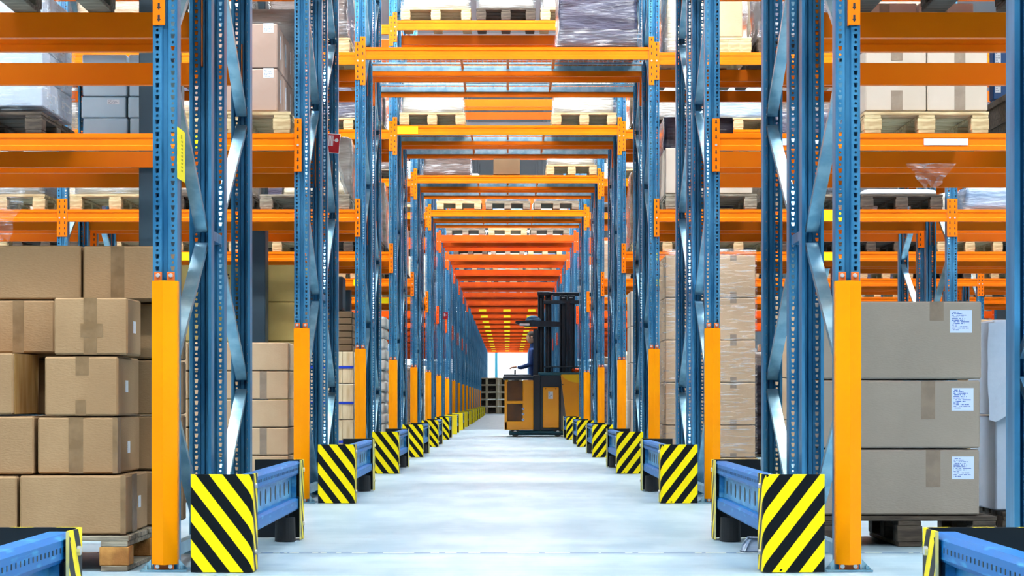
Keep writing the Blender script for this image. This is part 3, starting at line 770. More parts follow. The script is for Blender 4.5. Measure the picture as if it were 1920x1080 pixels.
# ---- first row, right: three grey-brown cartons -------------------------------
yg = 10.23
pallet(1.50, 2.33, yg - .02, yg + .80, 0, 'dark wooden pallet under the three grey cartons beside the first right guard', 'wood_dark', True, 'wood_dark')
GG = 'three big grey cartons beside the first right guard'
lb = lambda u, v: (('f', u, v, .105, .108, 'label_print'),)
carton(1.487, 2.252, yg, yg + .72, .15, .464, 'big grey carton at the bottom of three, on the dark pallet', 'carton_grey', (('f', .18, .235, .46, 1), ('f', .665, .755, .42, 1)), lb(.895, .72), GG, 'tape_grey')
carton(1.484, 2.255, yg, yg + .72, .469, .794, 'big grey carton in the middle of three', 'carton_grey', (('f', .165, .215, .55, 1), ('f', .635, .72, .42, 1)), lb(.89, .72), GG, 'tape_grey')
carton(1.487, 2.262, yg, yg + .72, .799, 1.172, 'big grey carton on top of three, tape flapping at its upper edge', 'carton_grey', (('f', .165, .205, .72, 1), ('f', .68, .765, .74, 1)), lb(.872, .74), GG, 'tape_grey')
# white wrapped cartons at the right edge
pallet(2.45, 3.25, 10.62, 11.32, 0, 'dark pallet under the white cartons at the right edge', 'wood_dark')
carton(2.425, 3.05, 10.66, 11.25, .15, .62, 'lower white carton of the bagged pair beside the grey cartons', 'carton_white', group='white bagged cartons by the right edge')
carton(2.415, 3.05, 10.65, 11.25, .625, 1.10, 'upper white carton with a loose plastic bag beside the grey cartons', 'carton_white', (('f', .02, .2, .55, .68),), group='white bagged cartons by the right edge', tape_m='tape_grey')
def bag():
    mb = MB(); n = 22; m_ = 14; P = []
    for j in range(m_ + 1):
        for i in range(n + 1):
            u, v = i / n, j / m_
            x = -.34 + .68 * u; z = .0 + .42 * v
            a = noise.noise((x * 7, z * 9, 1.3)) * .018 + noise.noise((x * 22, z * 22, 3)) * .006
            side = max(0, .1 - u) * 3
            P.append((x + noise.noise((z * 8, 5.0, x)) * .012, -.012 + a * .5 - .012, z - (1 - v) * .05 * (1 + noise.noise((x * 11, 0, 0)))))
    fs = [(j * (n + 1) + i, j * (n + 1) + i + 1, (j + 1) * (n + 1) + i + 1, (j + 1) * (n + 1) + i) for j in range(m_) for i in range(n)]
    mb.raw(P, fs); return mb.mesh('plastic_bag', [M['carton_white']])
tag(place('plastic_bag', bag(), None, (2.715, 10.625, .66)), 'white plastic bag hanging over the upper white carton by the right edge', 'plastic bag')
# shelf of the first row, left: an empty pallet seen from below
pallet(-2.27, -1.47, 8.80, 9.90, 2.477, 'grey wooden pallet on the first left rack shelf, only its underside in view', 'wood_grey')
# ---- second row, left floor: flat tan cartons ----------------------------------
y2 = row_y(2)
for i, (a, b) in enumerate(((-2.30, -1.505), (-3.15, -2.34))):
    pallet(a, b, y2 + .04, y2 + .90, 0, ['dark pallet under the flat tan cartons beside the second left guard', 'dark pallet under the flat tan cartons, behind the first left upright'][i], 'wood_dark')
zs = [.15, .322, .512, .704, .898, 1.094]
WL = ['bottom', 'second', 'middle', 'fourth', 'top']
for i in range(5):
    for j, (a, b) in enumerate(((-1.835, -1.493), (-2.178, -1.838), (-2.52, -2.181))):
        c_ = 'next to the guard' if j == 0 else 'second from the guard' if j == 1 else 'third from the guard'
        carton(a, b, y2 + .06 + .012 * ((i * 3 + j) % 3), y2 + .80, zs[i] + .002, zs[i + 1], f'flat tan carton, {WL[i]} layer of the stack at second left guard, {c_}', 'carton_tan',
               (('f', .42, .56, 0, 1),) if i in (1, 3) and j != 1 else (), ((('f', .1, .2, .028, .05, 'label_plain'),) if j == 0 and i in (1, 3) else ()), 'flat tan cartons beside the second left guard', 'tape_grey')
# second row, left lower shelf: two-tier brown cartons with labels
pallet(-2.22, -1.475, y2 + .0, y2 + 1.08, 2.512, 'weathered pallet under pinkish cartons on the lower shelf, second left rack row', 'wood')
for t, (z0, z1) in enumerate(((2.664, 2.955), (2.958, 3.262))):
    tn = ['lower', 'upper'][t]
    for k in range(3):
        carton(-1.858, -1.565, y2 + .03 + k * .345, y2 + .03 + k * .345 + .342, z0, z1, f'pinkish carton with white labels, {tn} tier, {["front", "middle", "rear"][k]} one by the second left upright', 'carton_pink',
               (), (('r', .55, .55, .05, .16, 'label_plain'),) + ((('f', .78, .9, .07, .065, 'label_plain'),) if k == 0 else ()), 'pinkish labelled cartons on the lower shelf')
    carton(-2.165, -1.875, y2 + .03, y2 + .372, z0, z1, f'pinkish carton, {tn} tier, second column from the second left upright', 'carton_pink', (), (('f', .2, .9, .07, .065, 'label_plain'),), 'pinkish labelled cartons on the lower shelf')
# white wrapped brick-shaped packs on a dark pallet, at the picture edge
pallet(-4.02, -3.16, y2 + .0, y2 + 1.1, 2.512, 'dark weathered pallet under the white film-wrapped packs, lower shelf at the picture edge', 'wood_dark')
for zt in range(4):
    for k in range(4):
        carton(-3.62, -3.17, y2 + .05 + k * .25, y2 + .05 + k * .25 + .248, 2.70 + zt * .2, 2.70 + zt * .2 + .198, f'white pack in film, {["lowest", "second", "third", "top"][zt]} layer, {["front", "second", "third", "rear"][k]} along its pallet side', 'carton_white', (), (('r', .7, .5, .03, .05, 'label_plain'),), 'white packs under film on the lower shelf', name='white_pack', cat='pack')
wrapped(-4.0, -3.69, y2 + .05, y2 + .75, 2.664, 3.46, 'white crumpled film-wrapped load on the dark pallet at the picture edge', 'wrap_blue')
shell(-3.615, -3.165, y2 + .03, y2 + 1.07, 2.664, 3.51, 'clear stretch film around the white packs on the lower shelf')
# light blue-grey boxes on the rear half of the second row
y2f = y2 + 1.6
pallet(-3.3, -2.515, y2f - .02, y2f + .9, 2.512, 'pallet under the light blue-grey boxes on the second left rack shelf', 'wood_grey')
for r_, (z0, z1) in enumerate(((2.664, 2.828), (2.831, 2.992), (2.995, 3.152), (3.155, 3.31))):
    for c_, (a, b) in enumerate(((-3.205, -2.868), (-2.852, -2.52))):
        jj = [.0, .018, .006, .01][r_]
        carton(a - jj, b - jj, y2f + .02 + jj, y2f + .6, z0, z1, f'light blue-grey box, {["bottom", "second", "third", "top"][r_]} layer, {["column nearer the edge", "column beside the slate pillar"][c_]}', 'carton_blue_grey', (), ((('f', .72, .75, .09, .035, 'label_plain'),) if c_ == 0 and r_ == 1 else ()), 'light blue-grey boxes beside the slate pillar')
# second row, right lower shelf: two cream cartons on a pallet
pallet(2.42, 3.27, y2 + .0, y2 + 1.05, 2.512, 'pale wooden pallet under the two cream cartons, lower shelf of second right rack', 'wood')
carton(2.432, 2.848, y2 + .02, y2 + .62, 2.665, 3.09, 'cream carton with low tape, nearer the passage of the shelf pair', 'carton_cream', (('f', .42, .61, 0, .34), ('f', .42, .61, .8, 1)), (), 'two cream cartons on the lower shelf', 'tape_grey')
carton(2.852, 3.265, y2 + .02, y2 + .62, 2.665, 3.09, 'cream carton with full-height film tape, farther from the passage of the shelf pair', 'carton_cream', (('f', .45, .63, 0, 1),), (), 'two cream cartons on the lower shelf', 'tape_grey')
pallet(2.55, 3.5, y2 + 1.52, y2 + 2.5, 2.512, 'pallet behind the cream cartons on the second right rack', 'wood_grey')
for i, (a, b) in enumerate(((2.645, 3.075), (3.085, 3.50))):
    for t, (z0, z1) in enumerate(((2.665, 3.17), (3.173, 3.68))):
        carton(a, b, y2 + 1.54, y2 + 2.1, z0, z1, f'mauve-grey carton behind the cream pair, {["lower", "upper"][t]} one, {["nearer", "farther from"][i]} the passage', 'carton_pink', (('f', .34, .52, 0, 1),), (), 'mauve-grey cartons behind the cream pair', 'tape_grey')
for z0, z1, w_ in ((2.665, 2.87, 'bottom'), (2.873, 3.075, 'middle'), (3.078, 3.28, 'top')):
    carton(3.45 + .06, 3.82, y2 + .95, y2 + 1.08, z0, z1, f'dark blue carton beside the cream pair, {w_} one', 'carton_blue', (), (('f', .12, .5, .04, .1, 'label_plain'),), 'dark blue cartons by the right edge')
for i in range(4):
    pallet(3.42, 4.1, y2 + .0, y2 + .9, 2.512 + i * .147, f'dark wrapped pallet of the empty stack at right edge, {["bottom", "second", "third", "top"][i]} one', 'wood_dark', False) if i < 2 else None
# ---- third row -----------------------------------------------------------------
y3 = row_y(3)
def stack_floor(n, x0, x1, y0, label_base, mk_, layers, z0=.15, d=.75, cols=1, tapes=(), slips=(), group=None, pal='wood', pall=''):
    pallet(x0 + (.005 if x0 > 0 else -.02), x1 + .02, y0 - .02, y0 + d + .03, 0, pall, pal, True)
    w = (x1 - x0) / cols; z = z0 + .002
    nm = ['bottom', 'second', 'third', 'fourth', 'fifth', 'sixth', 'seventh']
    for i, h in enumerate(layers):
        for c in range(cols):
            extra = '' if cols == 1 else f', {["first", "second", "third"][c]} column'
            carton(x0 + c * w, x0 + (c + 1) * w - .003, y0, y0 + d, z, z + h - .003, f'{label_base}, {nm[i]} from the floor{extra}', mk_, tapes, slips, group, 'tape_grey')
        z += h
stack_floor(3, 1.50, 2.362, y3 + .06, 'tan film-wrapped carton beside the third right guard', 'carton_tan', (.31, .405, .405, .405, .405), cols=2, tapes=(('f', .44, .58, .86, 1), ('f', .44, .58, 0, .14)), group='tan wrapped cartons beside the third right guard', pall='pallet under the wrapped tan cartons beside the third right guard')
shell(1.50, 2.362, y3 + .06, y3 + .81, .153, 2.12, 'clear stretch film around the tall tan carton stack, third right rack row', seed=2)
stack_floor(3, 2.55, 3.32, y3 + .10, 'tan carton of the lower stack behind the first right upright', 'carton_tan', (.36, .4, .4, .38), group='tan cartons behind the first right upright', pall='pallet under the tan cartons behind the first right upright')
stack_floor(3, 4.38, 5.1, y3 + .1, 'tan carton seen between the grey and the white cartons', 'carton_tan', (.3, .3, .3, .3, .12), group='tan cartons between grey and white ones', pal='wood_dark', pall='dark pallet seen between the grey and the white cartons')
for (xa, xb, nm_) in ((-2.75, -2.02, 'column beside the second left guard'), (-3.5, -2.78, 'column behind the first left upright')):
    pallet(xa, xb, y3 + 1.52, y3 + 2.35, 0, 'pallet under the yellowish cartons, ' + nm_, 'wood')
    for k, (z0, z1) in enumerate(((.152, .52), (.523, .90), (.903, 1.30), (1.303, 1.70), (1.745, 2.08))):
        carton(xa, xb, y3 + 1.54, y3 + 2.2, z0 - (.042 if k == 4 else 0), z1, f'yellowish printed carton, {["bottom", "second", "third", "fourth", "top"][k]} one, {nm_}', 'carton_yellow', (), (('f', .86, .62, .12, .17, 'carton_print'),) if k != 3 else (), 'yellowish cartons by the slate pillar')
# blond planks with blue straps, brown stack and a black case on top
pallet(-2.01, -1.505, y3 + .04, y3 + 1.06, 0, 'pallet under the blond planks beside the third left guard', 'wood')
for t, (z0, z1) in enumerate(((.15, .51), (.52, .85), (.86, 1.16))):
    o = thing('plank_bundle', f'bundle of blond planks with a blue strap beside the third left guard, {["bottom", "middle", "top"][t]} one', 'planks', (-1.735, y3 + .55, z0), 'strapped plank bundles')
    for k in range(5):
        place('plank', cached(('plank', t), lambda: MB().bbox(-.052, .052, -.48, .48, 0, z1 - z0, .004).mesh('plank', [M['plank']])), o, (-.212 + k * .106, 0, 0))
    place('strap', cached(('strap', t), lambda: MB().box(-.268, .268, -.484, -.481, .14, .165).mesh('strap', [M['strap']])), o)
for k in range(6):
    carton(-2.0, -1.482 + (.004 if k % 2 else 0), y3 + .08, y3 + .85, 1.165 + k * .064, 1.165 + k * .064 + .062, f'flat brown board pack above the blond planks, {["lowest", "second", "third", "fourth", "fifth", "topmost"][k]} of the pile', 'carton_brown', group='flat brown packs on the planks', name='board_pack', cat='board pack')
carton(-1.99, -1.575, y3 + .1, y3 + .5, 1.555, 1.88, 'black case standing on the brown packs beside the third left guard', 'black_box', name='black_case', cat='case')
# third row lower shelf, left
unit(3, -2.36, -1.5, 'low', .0, '', 'wood_grey', slot='next to the passage, left')
def sack_mesh(w, d, h, mk_, seed):
    me = lumpy(w, d, h, mk_, seed, amp=.03, taper=.34, res=.05); return me
tag(place('big_sack', sack_mesh(.66, .7, .38, 'wrap_cream', 4), None, (-1.86, y3 + .5, 2.664)), 'cream sack on the lower shelf beside the third left upright', 'sack')
unit(3, -3.20, -2.42, 'low', .9, 'wrap_tan', 'wood_dark', slot='second from the passage, left')
unit(3, -4.17, -3.30, 'low', .55, 'wrap_white', 'wood', slot='third from the passage, left')
unit(3, -5.25, -4.40, 'low', .7, 'wrap_grey', 'wood', slot='fourth from the passage, left')
unit(3, -2.30, -1.5, 'high', 1.0, 'wrap_brown', 'wood', slot='next to the passage, left')
unit(3, -3.2, -2.45, 'high', 1.0, 'wrap_white', 'wood_grey', slot='second from the passage, left')
unit(3, -4.15, -3.32, 'high', .9, 'wrap_tan', 'wood_dark', slot='third from the passage, left')
unit(3, -5.2, -4.4, 'high', .9, 'wrap_blue', 'wood_dark', slot='fourth from the passage, left')
# third row lower shelf, right
pallet(1.5, 2.37, y3 + .02, y3 + 1.05, 2.512, 'weathered pallet on the lower shelf beside the third right upright', 'wood_grey')
carton(1.50, 1.93, y3 + .05, y3 + .8, 2.665, 3.10, 'cream carton on the lower shelf beside the third right upright', 'carton_cream')
carton(1.95, 2.33, y3 + .05, y3 + .8, 2.665, 2.98, 'cream carton on the lower shelf behind the second right upright', 'carton_cream')
unit(3, 2.48, 3.25, 'low', .8, 'wrap_dark', 'wood_grey', slot='second from the passage, right')
unit(3, 3.36, 4.14, 'low', .0, '', 'wood_dark', slot='third from the passage, right')
tag(place('cover_sheet', lumpy(.74, .95, .05, 'white', 3, .008), None, (3.74, y3 + .53, 2.664)), 'white sheet lying on the empty pallet, lower shelf of third right rack', 'sheet')
wrapped(4.33, 5.2, y3 + .03, y3 + 1.0, 2.512, 2.74, 'bluish bundle in loose plastic film on the lower shelf at right edge', 'wrap_blue')
# third row upper shelf, right
pallet(1.98, 2.32, y3 + .03, y3 + 1.0, 4.002, 'narrow pale pallet on the upper shelf behind the second right upright', 'wood')
carton(1.99, 2.235, y3 + .05, y3 + .8, 4.155, 4.52, 'brown carton on the upper shelf behind the second right upright', 'carton_tan')
unit(3, 2.38, 3.2, 'high', 1.0, 'wrap_dark', 'wood_dark', slot='second from the passage, right')
unit(3, 3.3, 4.1, 'high', 1.0, 'wrap_tan', 'wood', slot='third from the passage, right')
wrapped(1.5, 1.93, y3 + .05, y3 + 1.0, 4.002, 4.9, 'cream film-wrapped load on the upper shelf beside the third right upright', 'wrap_cream')
# over the passage
wrapped(.455, 1.27, y3 + .04, y3 + 1.04, 4.065, 5.05, 'big dark film-wrapped load over the passage, right end of the first visible bridge', 'wrap_dark', .1)
# ---- rows four to eight ----------------------------------------------------------
y4 = row_y(4)
# white sacks beside the fourth left guard
pallet(-2.3, -1.505, y4 + .03, y4 + 1.0, 0, 'pallet under the white sacks beside the fourth left guard', 'wood')
SK = [lumpy(.80, .9, .13, 'sack', s_, amp=.016, taper=.0, res=.06) for s_ in (1, 2)]
for k in range(12):
    tag(place('sack', SK[k % 2], None, (-1.885 + .01 * (k % 3), y4 + .53, .152 + k * .131)), f'white sack beside the fourth left guard, {ORD[k + 1]} from the floor', 'sack', 'white sacks in one tall pile')
stack_floor(4, 1.50, 2.30, y4 + .05, 'big cream carton beside the fourth right guard', 'carton_cream', (.55, .45, .45, .43), group='big cream cartons beside the fourth right guard', pall='pallet under the cream cartons beside the fourth right guard')
PAL = ['wood', 'wood', 'wood_grey', 'wood_dark']
MIX = ['wrap_white', 'wrap_tan', 'wrap_brown', 'wrap_cream', 'wrap_blue', 'wrap_grey', 'wrap_dark']
rnd = random.Random(11)
for n in range(4, 9):
    for s in (-1, 1):
        sn = 'left' if s < 0 else 'right'
        for lv in ('floor', 'low', 'high'):
            for k in range(6 if n <= 6 else 3) if not (lv == 'low' and 5 <= n <= 7) else range(9):
                if lv == 'high' and n > 6: continue
                if lv == 'floor' and n == 4 and k == 0: continue
                if lv == 'floor' and k > 2: continue
                a, b = slot_x(s, k)
                if lv == 'floor': h = rnd.uniform(.9, 1.45)
                elif lv == 'low': h = rnd.uniform(.55, 1.0)
                else: h = rnd.uniform(.6, .95)
                mk_ = rnd.choice(MIX); pm = rnd.choice(PAL)
                if n == 5 and lv == 'floor' and k == 0 and s < 0: mk_, h = 'wrap_blue', 1.4
                unit(n, a, b, lv, h, mk_, pm, slot=SLOT[k] + ', ' + sn)
# ---- rear halves, and unseen upper goods of the near rows added as shade
for n in range(1, 9):
    for s in (-1, 1):
        sn = 'left' if s < 0 else 'right'
        for half in ('near', 'far'):
            for lv in ('floor', 'low', 'high'):
                if half == 'near' and n >= 3: continue
                if half == 'near' and n == 2 and lv != 'high': continue
                if n == 1 and (lv == 'floor' or (lv == 'low' and half == 'far')): continue
                if lv == 'floor' and (n <= 2 or n > 6 or (n == 3 and s < 0)): continue
                if lv == 'high' and half == 'far' and n == 2: continue
                for k in range(2 if n == 1 else 3 if n < 4 else 4 if n < 7 else 2):
                    if n == 2 and lv == 'low' and k != 0: continue
                    if n == 2 and lv == 'low' and s > 0: continue
                    if half == 'far' and rnd.random() < .22 and n > 2: continue
                    a, b = slot_x(s, k)
                    h = {'floor': rnd.uniform(.8, 1.35), 'low': rnd.uniform(.7, 1.05), 'high': rnd.uniform(.8, 1.0)}[lv]
                    mk_, pm = rnd.choice(MIX), rnd.choice(PAL)
                    if n == 1 and lv == 'low' and s < 0 and k == 0:
                        wrapped(-2.26, -1.48, 8.82, 9.88, 2.627, 3.6, 'unseen tan film-wrapped load added on the first left rack shelf, above the picture edge', 'wrap_tan'); continue
                    unit(n, a, b, lv, h, mk_, pm, slot=SLOT[k] + ', ' + sn + (', rear half' if half == 'far' else ''), dy=(.03, 1.06) if half == 'near' else (1.49, 2.52), detail=False)
for n in (1, 2, 3):  # unseen loads on the first two bridges, added to shade the floor
    for half, dy in (('near', (.03, 1.06)), ('far', (1.49, 2.52))):
        for k, (a, sn) in enumerate(((-1.26, 'left'), (-.40, 'middle'), (.46, 'right'))):
            if n == 3: continue
            unit(n, a, a + .8, 'bridge', .8, rnd.choice(MIX), 'wood', slot=sn + (', rear half' if half == 'far' else ''), dy=dy, detail=False)
for n in range(9, 15):
    for s in (-1, 1):
        for lv in ('floor', 'low'):
            for k in range(2):
                a, b = slot_x(s, k)
                unit(n, a, b, lv, rnd.uniform(1.0, 1.6) if lv == 'floor' else rnd.uniform(.7, 1.1), rnd.choice(MIX), rnd.choice(PAL), slot=SLOT[k] + (', left' if s < 0 else ', right'), detail=False)
# bridges
unit(4, -1.325, -.52, 'bridge', .55, 'wrap_white', 'wood', slot='left of the gap')
unit(4, .535, 1.335, 'bridge', .55, 'wrap_white', 'wood', slot='right of the gap')
unit(4, -1.31, -.45, 'top', .8, 'wrap_white', 'wood', slot='left end')
unit(4, -.385, .34, 'top', .8, 'wrap_grey', 'wood_dark', slot='middle')
unit(4, .40, 1.2, 'top', .8, 'wrap_cream', 'wood', slot='right end')
unit(5, -1.29, -.52, 'bridge', .62, 'wrap_brown', 'wood', slot='left', on_pallet=False)
carton(-.215, .185, row_y(5) + .05, row_y(5) + .6, 4.063, 4.40, 'brown carton in the middle of the second visible bridge over the passage', 'carton_brown')
unit(5, .575, 1.335, 'bridge', .5, 'wrap_white', 'wood', slot='right')
for n in range(6, NROWS + 1):
    for k, (a, sn) in enumerate(((-1.26, 'left'), (-.40, 'middle'), (.46, 'right'))):
        if n > 20 and k == 1: continue
        mk_ = {6: ['wrap_cream', 'wrap_blue', 'wrap_blue'], 7: ['wrap_grey', 'wrap_blue', 'wrap_white'], 8: ['wrap_white', 'wrap_cream', 'wrap_cream']}.get(n, [rnd.choice(MIX) for _ in range(3)])[k]
        pm = {6: ['wood', 'wood_grey', 'wood_grey'], 7: ['wood_grey', 'wood', 'wood_grey']}.get(n, [rnd.choice(PAL) for _ in range(3)])[k]
        unit(n, a, a + .80, 'bridge', rnd.uniform(.35, .55), mk_, pm, slot=sn)
# ---- building pillars in the flue of the rows ---------------------------------------
for n in range(2, 7):
    struct(f'column_{n - 1}', MB().bbox(-2.70, -2.43, row_y(n) + 1.13, row_y(n) + 1.42, 0, ZC - .02, .008), M['column_slate'])
# ---- loose plastic --------------------------------------------------------------------
def drape(w, h, seed, mk_='film'):
    mb = MB(); n, m_ = 18, 14; P = []
    for j in range(m_ + 1):
        for i in range(n + 1):
            u, v = i / n - .5, j / m_
            x = u * w * (1 - .75 * v); P.append((x + noise.noise((u * 4, v * 4, seed)) * .04, noise.noise((u * 9, v * 3, seed + 2)) * .03 - .02, -v * h * (1 + .3 * noise.noise((u * 6, 0, seed)))))
    mb.raw(P, [(j * (n + 1) + i, j * (n + 1) + i + 1, (j + 1) * (n + 1) + i + 1, (j + 1) * (n + 1) + i) for j in range(m_) for i in range(n)])
    return mb.mesh('plastic_film', [M[mk_]])
tag(place('hanging_film', drape(.5, .55, 1), None, (PX(4, 20.3), 20.30, PZ(345, 20.3))), 'torn clear film hanging over the shelf beam at left edge', 'plastic film')
tag(place('hanging_film', drape(.34, .16, 5), None, (PX(1745, 14.5), 14.50, 2.30)), 'torn clear film hanging below the shelf beam above the grey cartons', 'plastic film')
tag(place('plastic_scrap', lumpy(.16, .14, .07, 'wrap_blue', 9, amp=.03, taper=.5, res=.015), None, (1.14, 9.9, .002)), 'crumpled bluish plastic on the floor under the first right barrier', 'plastic scrap')
# ---- signs -----------------------------------------------------------------------------
o = thing('fire_hose_sign', 'small red fire-hose sign on the second left uprights', 'sign', (PX(624.5, 17.0), 17.0, PZ(269, 17.0)))
o.rotation_euler = (0, math.radians(5), math.radians(-8))
place('sign_plate', MB().bbox(-.055, .055, 0, .004, -.078, .078, .001).mesh('sign_plate', [M['white']]), o)
place('red_field', MB().box(-.051, .051, -.0012, -.0002, -.073, .073).mesh('red_field', [M['red']]), o)
sg = MB(); sg.box(-.05, .0, -.0022, -.0012, -.02, .062); sg.box(0, .018, -.0022, -.0012, .022, .03)
sg.cyl((.027, -.0022, .026), (.027, -.0012, .026), .015, n=16); sg.box(-.05, -.044, -.0022, -.0012, -.07, -.02)
for k in range(4): sg.box(-.041 + k * .011, -.038 + k * .011, -.0026, -.0022, -.018, .06, 1)
place('hose_symbol', sg.mesh('hose_symbol', [M['white'], M['red']]), o)
o = thing('fire_sign', 'tiny red sign deep in the passage on the seventh left upright', 'sign', (PX(835, 44.6), 44.6, PZ(592, 44.6)))
place('sign_plate', MB().bbox(-.055, .055, 0, .004, -.075, .075, .001).mesh('sign_plate', [M['red']]), o)
place('white_symbol', MB().box(-.03, .0, -.002, 0, -.01, .05).box(-.0, .03, -.002, 0, .005, .02).mesh('white_symbol', [M['white']]), o)
o = thing('yellow_sign', 'yellow load sign on the passage face of the first left upright', 'sign', (-1.3475, 8.84, 1.71))
place('sign_plate', MB().bbox(0, .002, -.1, .1, -.105, .105, .0006).mesh('sign_plate', [M['sign_yellow']]), o)
mk = MB()
for k in range(9):
    z = .052 - k * .015; mk.box(.002, .0026, -.002, .032, z, z + .008)
mk.box(.002, .0026, -.01, .014, .066, .083)
place('printed_marks', mk.mesh('printed_marks', [M['olive_ink']]), o)
def number(txt, size, m, parent, loc):
    cu = bpy.data.curves.new('printed_number', 'FONT'); cu.body = txt; cu.size = size; cu.extrude = .0004; cu.materials.append(M[m]); cu.align_x = 'CENTER'
    t = bpy.data.objects.new('printed_number', cu); C.objects.link(t); t.parent = parent; t.location = loc; t.rotation_euler = (math.pi / 2, 0, 0); return t
for o in list(RACKS[2, 'near'].children):
    for c in o.children:
        if c.name.startswith('location_label') and 'sign_yellow' in c.data.materials[0].name:
            c.name = 'number_label'
            place('printed_number', MB().box(-.004, .004, -.0045, -.003, .008, .038).box(-.01, -.003, -.0045, -.003, .028, .034).box(-.004, .004, -.0045, -.003, -.035, -.006).mesh('printed_number', [M['black_ink']]), o, (c.location.x - .005, -.001, -.0575))
# ------------------------------------------------------------------ reach truck behind the sixth row
TD = 40.75
def tx(px): return (px - CX) * TD / F
def tz(py): return CZ + (HY - py) * TD / F
tr = thing('reach_truck', 'orange and dark blue reach truck crossing the passage, mast at its right', 'reach truck', (0, TD, 0))
def tp(name, mb, mk_, parent=None, loc=(0, 0, 0)): return place(name, mb.mesh(name, [M[m] for m in ([mk_] if isinstance(mk_, str) else mk_)]), parent or tr, loc)
W = 1.15     # body width, away from the camera
ch = MB(); ch.bbox(tx(954), 2.25, .02, W, .028, tz(808), .02); ch.bbox(tx(956), tx(1062), .0, .05, .06, tz(810), .01)
tp('chassis', ch, 'truck_teal')
for x in (tx(966), tx(1046), 2.0):
    wh = tp('wheel', MB().cyl((x, .03, .085), (x, .16, .085), .083, n=20), 'rubber')
    tp('wheel_hub', MB().cyl((x, .026, .085), (x, .032, .085), .035, n=12), 'bolt', wh)
# operator compartment
cab = MB(); zt, zb = tz(713), tz(806)
cab.bbox(tx(946), tx(985), .06, W - .06, zb + .01, zb + .08, .012)            # sill block
cab.bbox(tx(946), tx(951), .0, .10, zb, zt, .008); cab.bbox(tx(980), tx(1000), .0, .16, zb, zt + .005, .012)
cab.bbox(tx(946), tx(982), .0, .06, zb, tz(790), .01); cab.bbox(tx(949), tx(982), .0, .06, tz(757), tz(751.5), .008)
cab.bbox(tx(946), tx(951), W - .10, W, zb, zt, .008); cab.bbox(tx(980), tx(1000), W - .16, W, zb, zt, .012)
cab.bbox(tx(946), tx(951), .05, W - .05, zb, tz(750), .006)
tp('cab_frame', cab, 'truck_yellow')
tp('cab_panel', MB().box(tx(951), tx(980), .05, .06, tz(790), tz(757)), 'amber_panel')
tp('cab_panel', MB().box(tx(951), tx(980), .05, .06, tz(752), tz(714)), 'amber_panel')
for y_ in (766.5, 776.5, 787):
    c = tp('warning_sticker', MB().cyl((tx(980.8), -.002, tz(y_)), (tx(980.8), .001, tz(y_)), .024, n=16), 'white')
    tp('pictogram', MB().box(tx(980.2), tx(981.6), -.003, -.001, tz(y_ + 1.3), tz(y_ - 1.3)), 'ink', c)
dk = MB(); dk.bbox(tx(943), tx(1001), -.01, .24, tz(712), tz(705), .015); dk.bbox(tx(943), tx(966), .2, W + .01, tz(712), tz(705), .015); dk.bbox(tx(944), tx(996), .02, .2, tz(705.5), tz(702), .02)
tp('armrest_top', dk, 'truck_dark')
tp('control_lamp', MB().bbox(tx(947), tx(953), .02, .08, tz(716), tz(712), .01), 'truck_bright')
# body
tp('body', MB().bbox(tx(1013), tx(1052), .05, W - .02, tz(808), tz(703), .012).bbox(tx(999.5), tx(1014), .05, .18, tz(808), tz(703), .01), 'truck_dark')
tp('top_cover', MB().bbox(tx(1011), 1.62, .02, W, tz(703.5), tz(698), .012), 'truck_teal')
bd = tp('battery_door', MB().bbox(tx(1018), tx(1048), .02, .06, tz(802), tz(726), .012), 'truck_yellow')
tp('data_plate', MB().box(tx(1028), tx(1037), .016, .021, tz(748), tz(734)), 'label_plain', bd)
for x_ in (1023, 1042): tp('door_screw', MB().cyl((tx(x_), .014, tz(729)), (tx(x_), .021, tz(729)), .012, n=10), 'truck_dark', bd)
tp('side_filler', MB().bbox(tx(1048.5), tx(1064), .06, W - .1, tz(806), tz(712), .01), 'truck_grey')
# big moulded battery hood with slanted front edge and scooped top
hd = MB(); prof = [(tx(1063.5), tz(801)), (tx(1051.5), tz(704)), (tx(1053), tz(702)), (1.65, tz(702)), (1.65, tz(801))]
hd.extrude(prof, 'y', .0, W - .04)
tp('hood', hd, 'truck_yellow')
sc = MB(); pts = [(tx(1052), tz(702.5)), (tx(1058), tz(709)), (tx(1068), tz(715)), (tx(1080), tz(717.5)), (tx(1094), tz(718)), (1.63, tz(716)), (1.63, tz(702.5))]
sc.extrude(pts, 'y', -.006, .002); tp('hood_scoop', sc, 'truck_bright')
tp('hood_latch', MB().cyl((tx(1055), -.012, tz(721)), (tx(1055), .0, tz(721)), .012, n=10), 'black_box')
tp('beacon', MB().bbox(tx(1073), tx(1089), .3, .5, tz(698) + .002, tz(690), .03), 'orange_red')
# mast: two channels and inner lift cylinder, cross beams
def channel(x0, x1, y0, y1, z0, z1):
    mb = MB(); t = .025
    mb.bbox(x0, x1, y1 - t, y1, z0, z1, .004); mb.bbox(x0, x0 + t, y0, y1, z0, z1, .004); mb.bbox(x1 - t, x1, y0, y1, z0, z1, .004)
    return mb
zmast = tz(546)
for (a, b) in ((1009, 1021), (1023, 1035)):
    mc = channel(tx(a), tx(b), .30, .42, tz(698) + .002, zmast); mc.bbox(tx(a) + .03, tx(b) - .03, .34, .38, tz(698), zmast - .1, .01); tp('mast_rail', mc, 'mast')
for (a, b) in ((1050, 1064), (1064.5, 1079)):
    mc = channel(tx(a), tx(b), .30, .42, tz(698) + .002, tz(553)); mc.bbox(tx(a) + .03, tx(b) - .03, .33, .38, tz(698), tz(556), .01); tp('mast_rail', mc, 'mast')
tp('lift_cylinder', MB().cyl((tx(1065), .2, tz(698)), (tx(1065), .2, tz(566)), .05, n=16), 'mast')
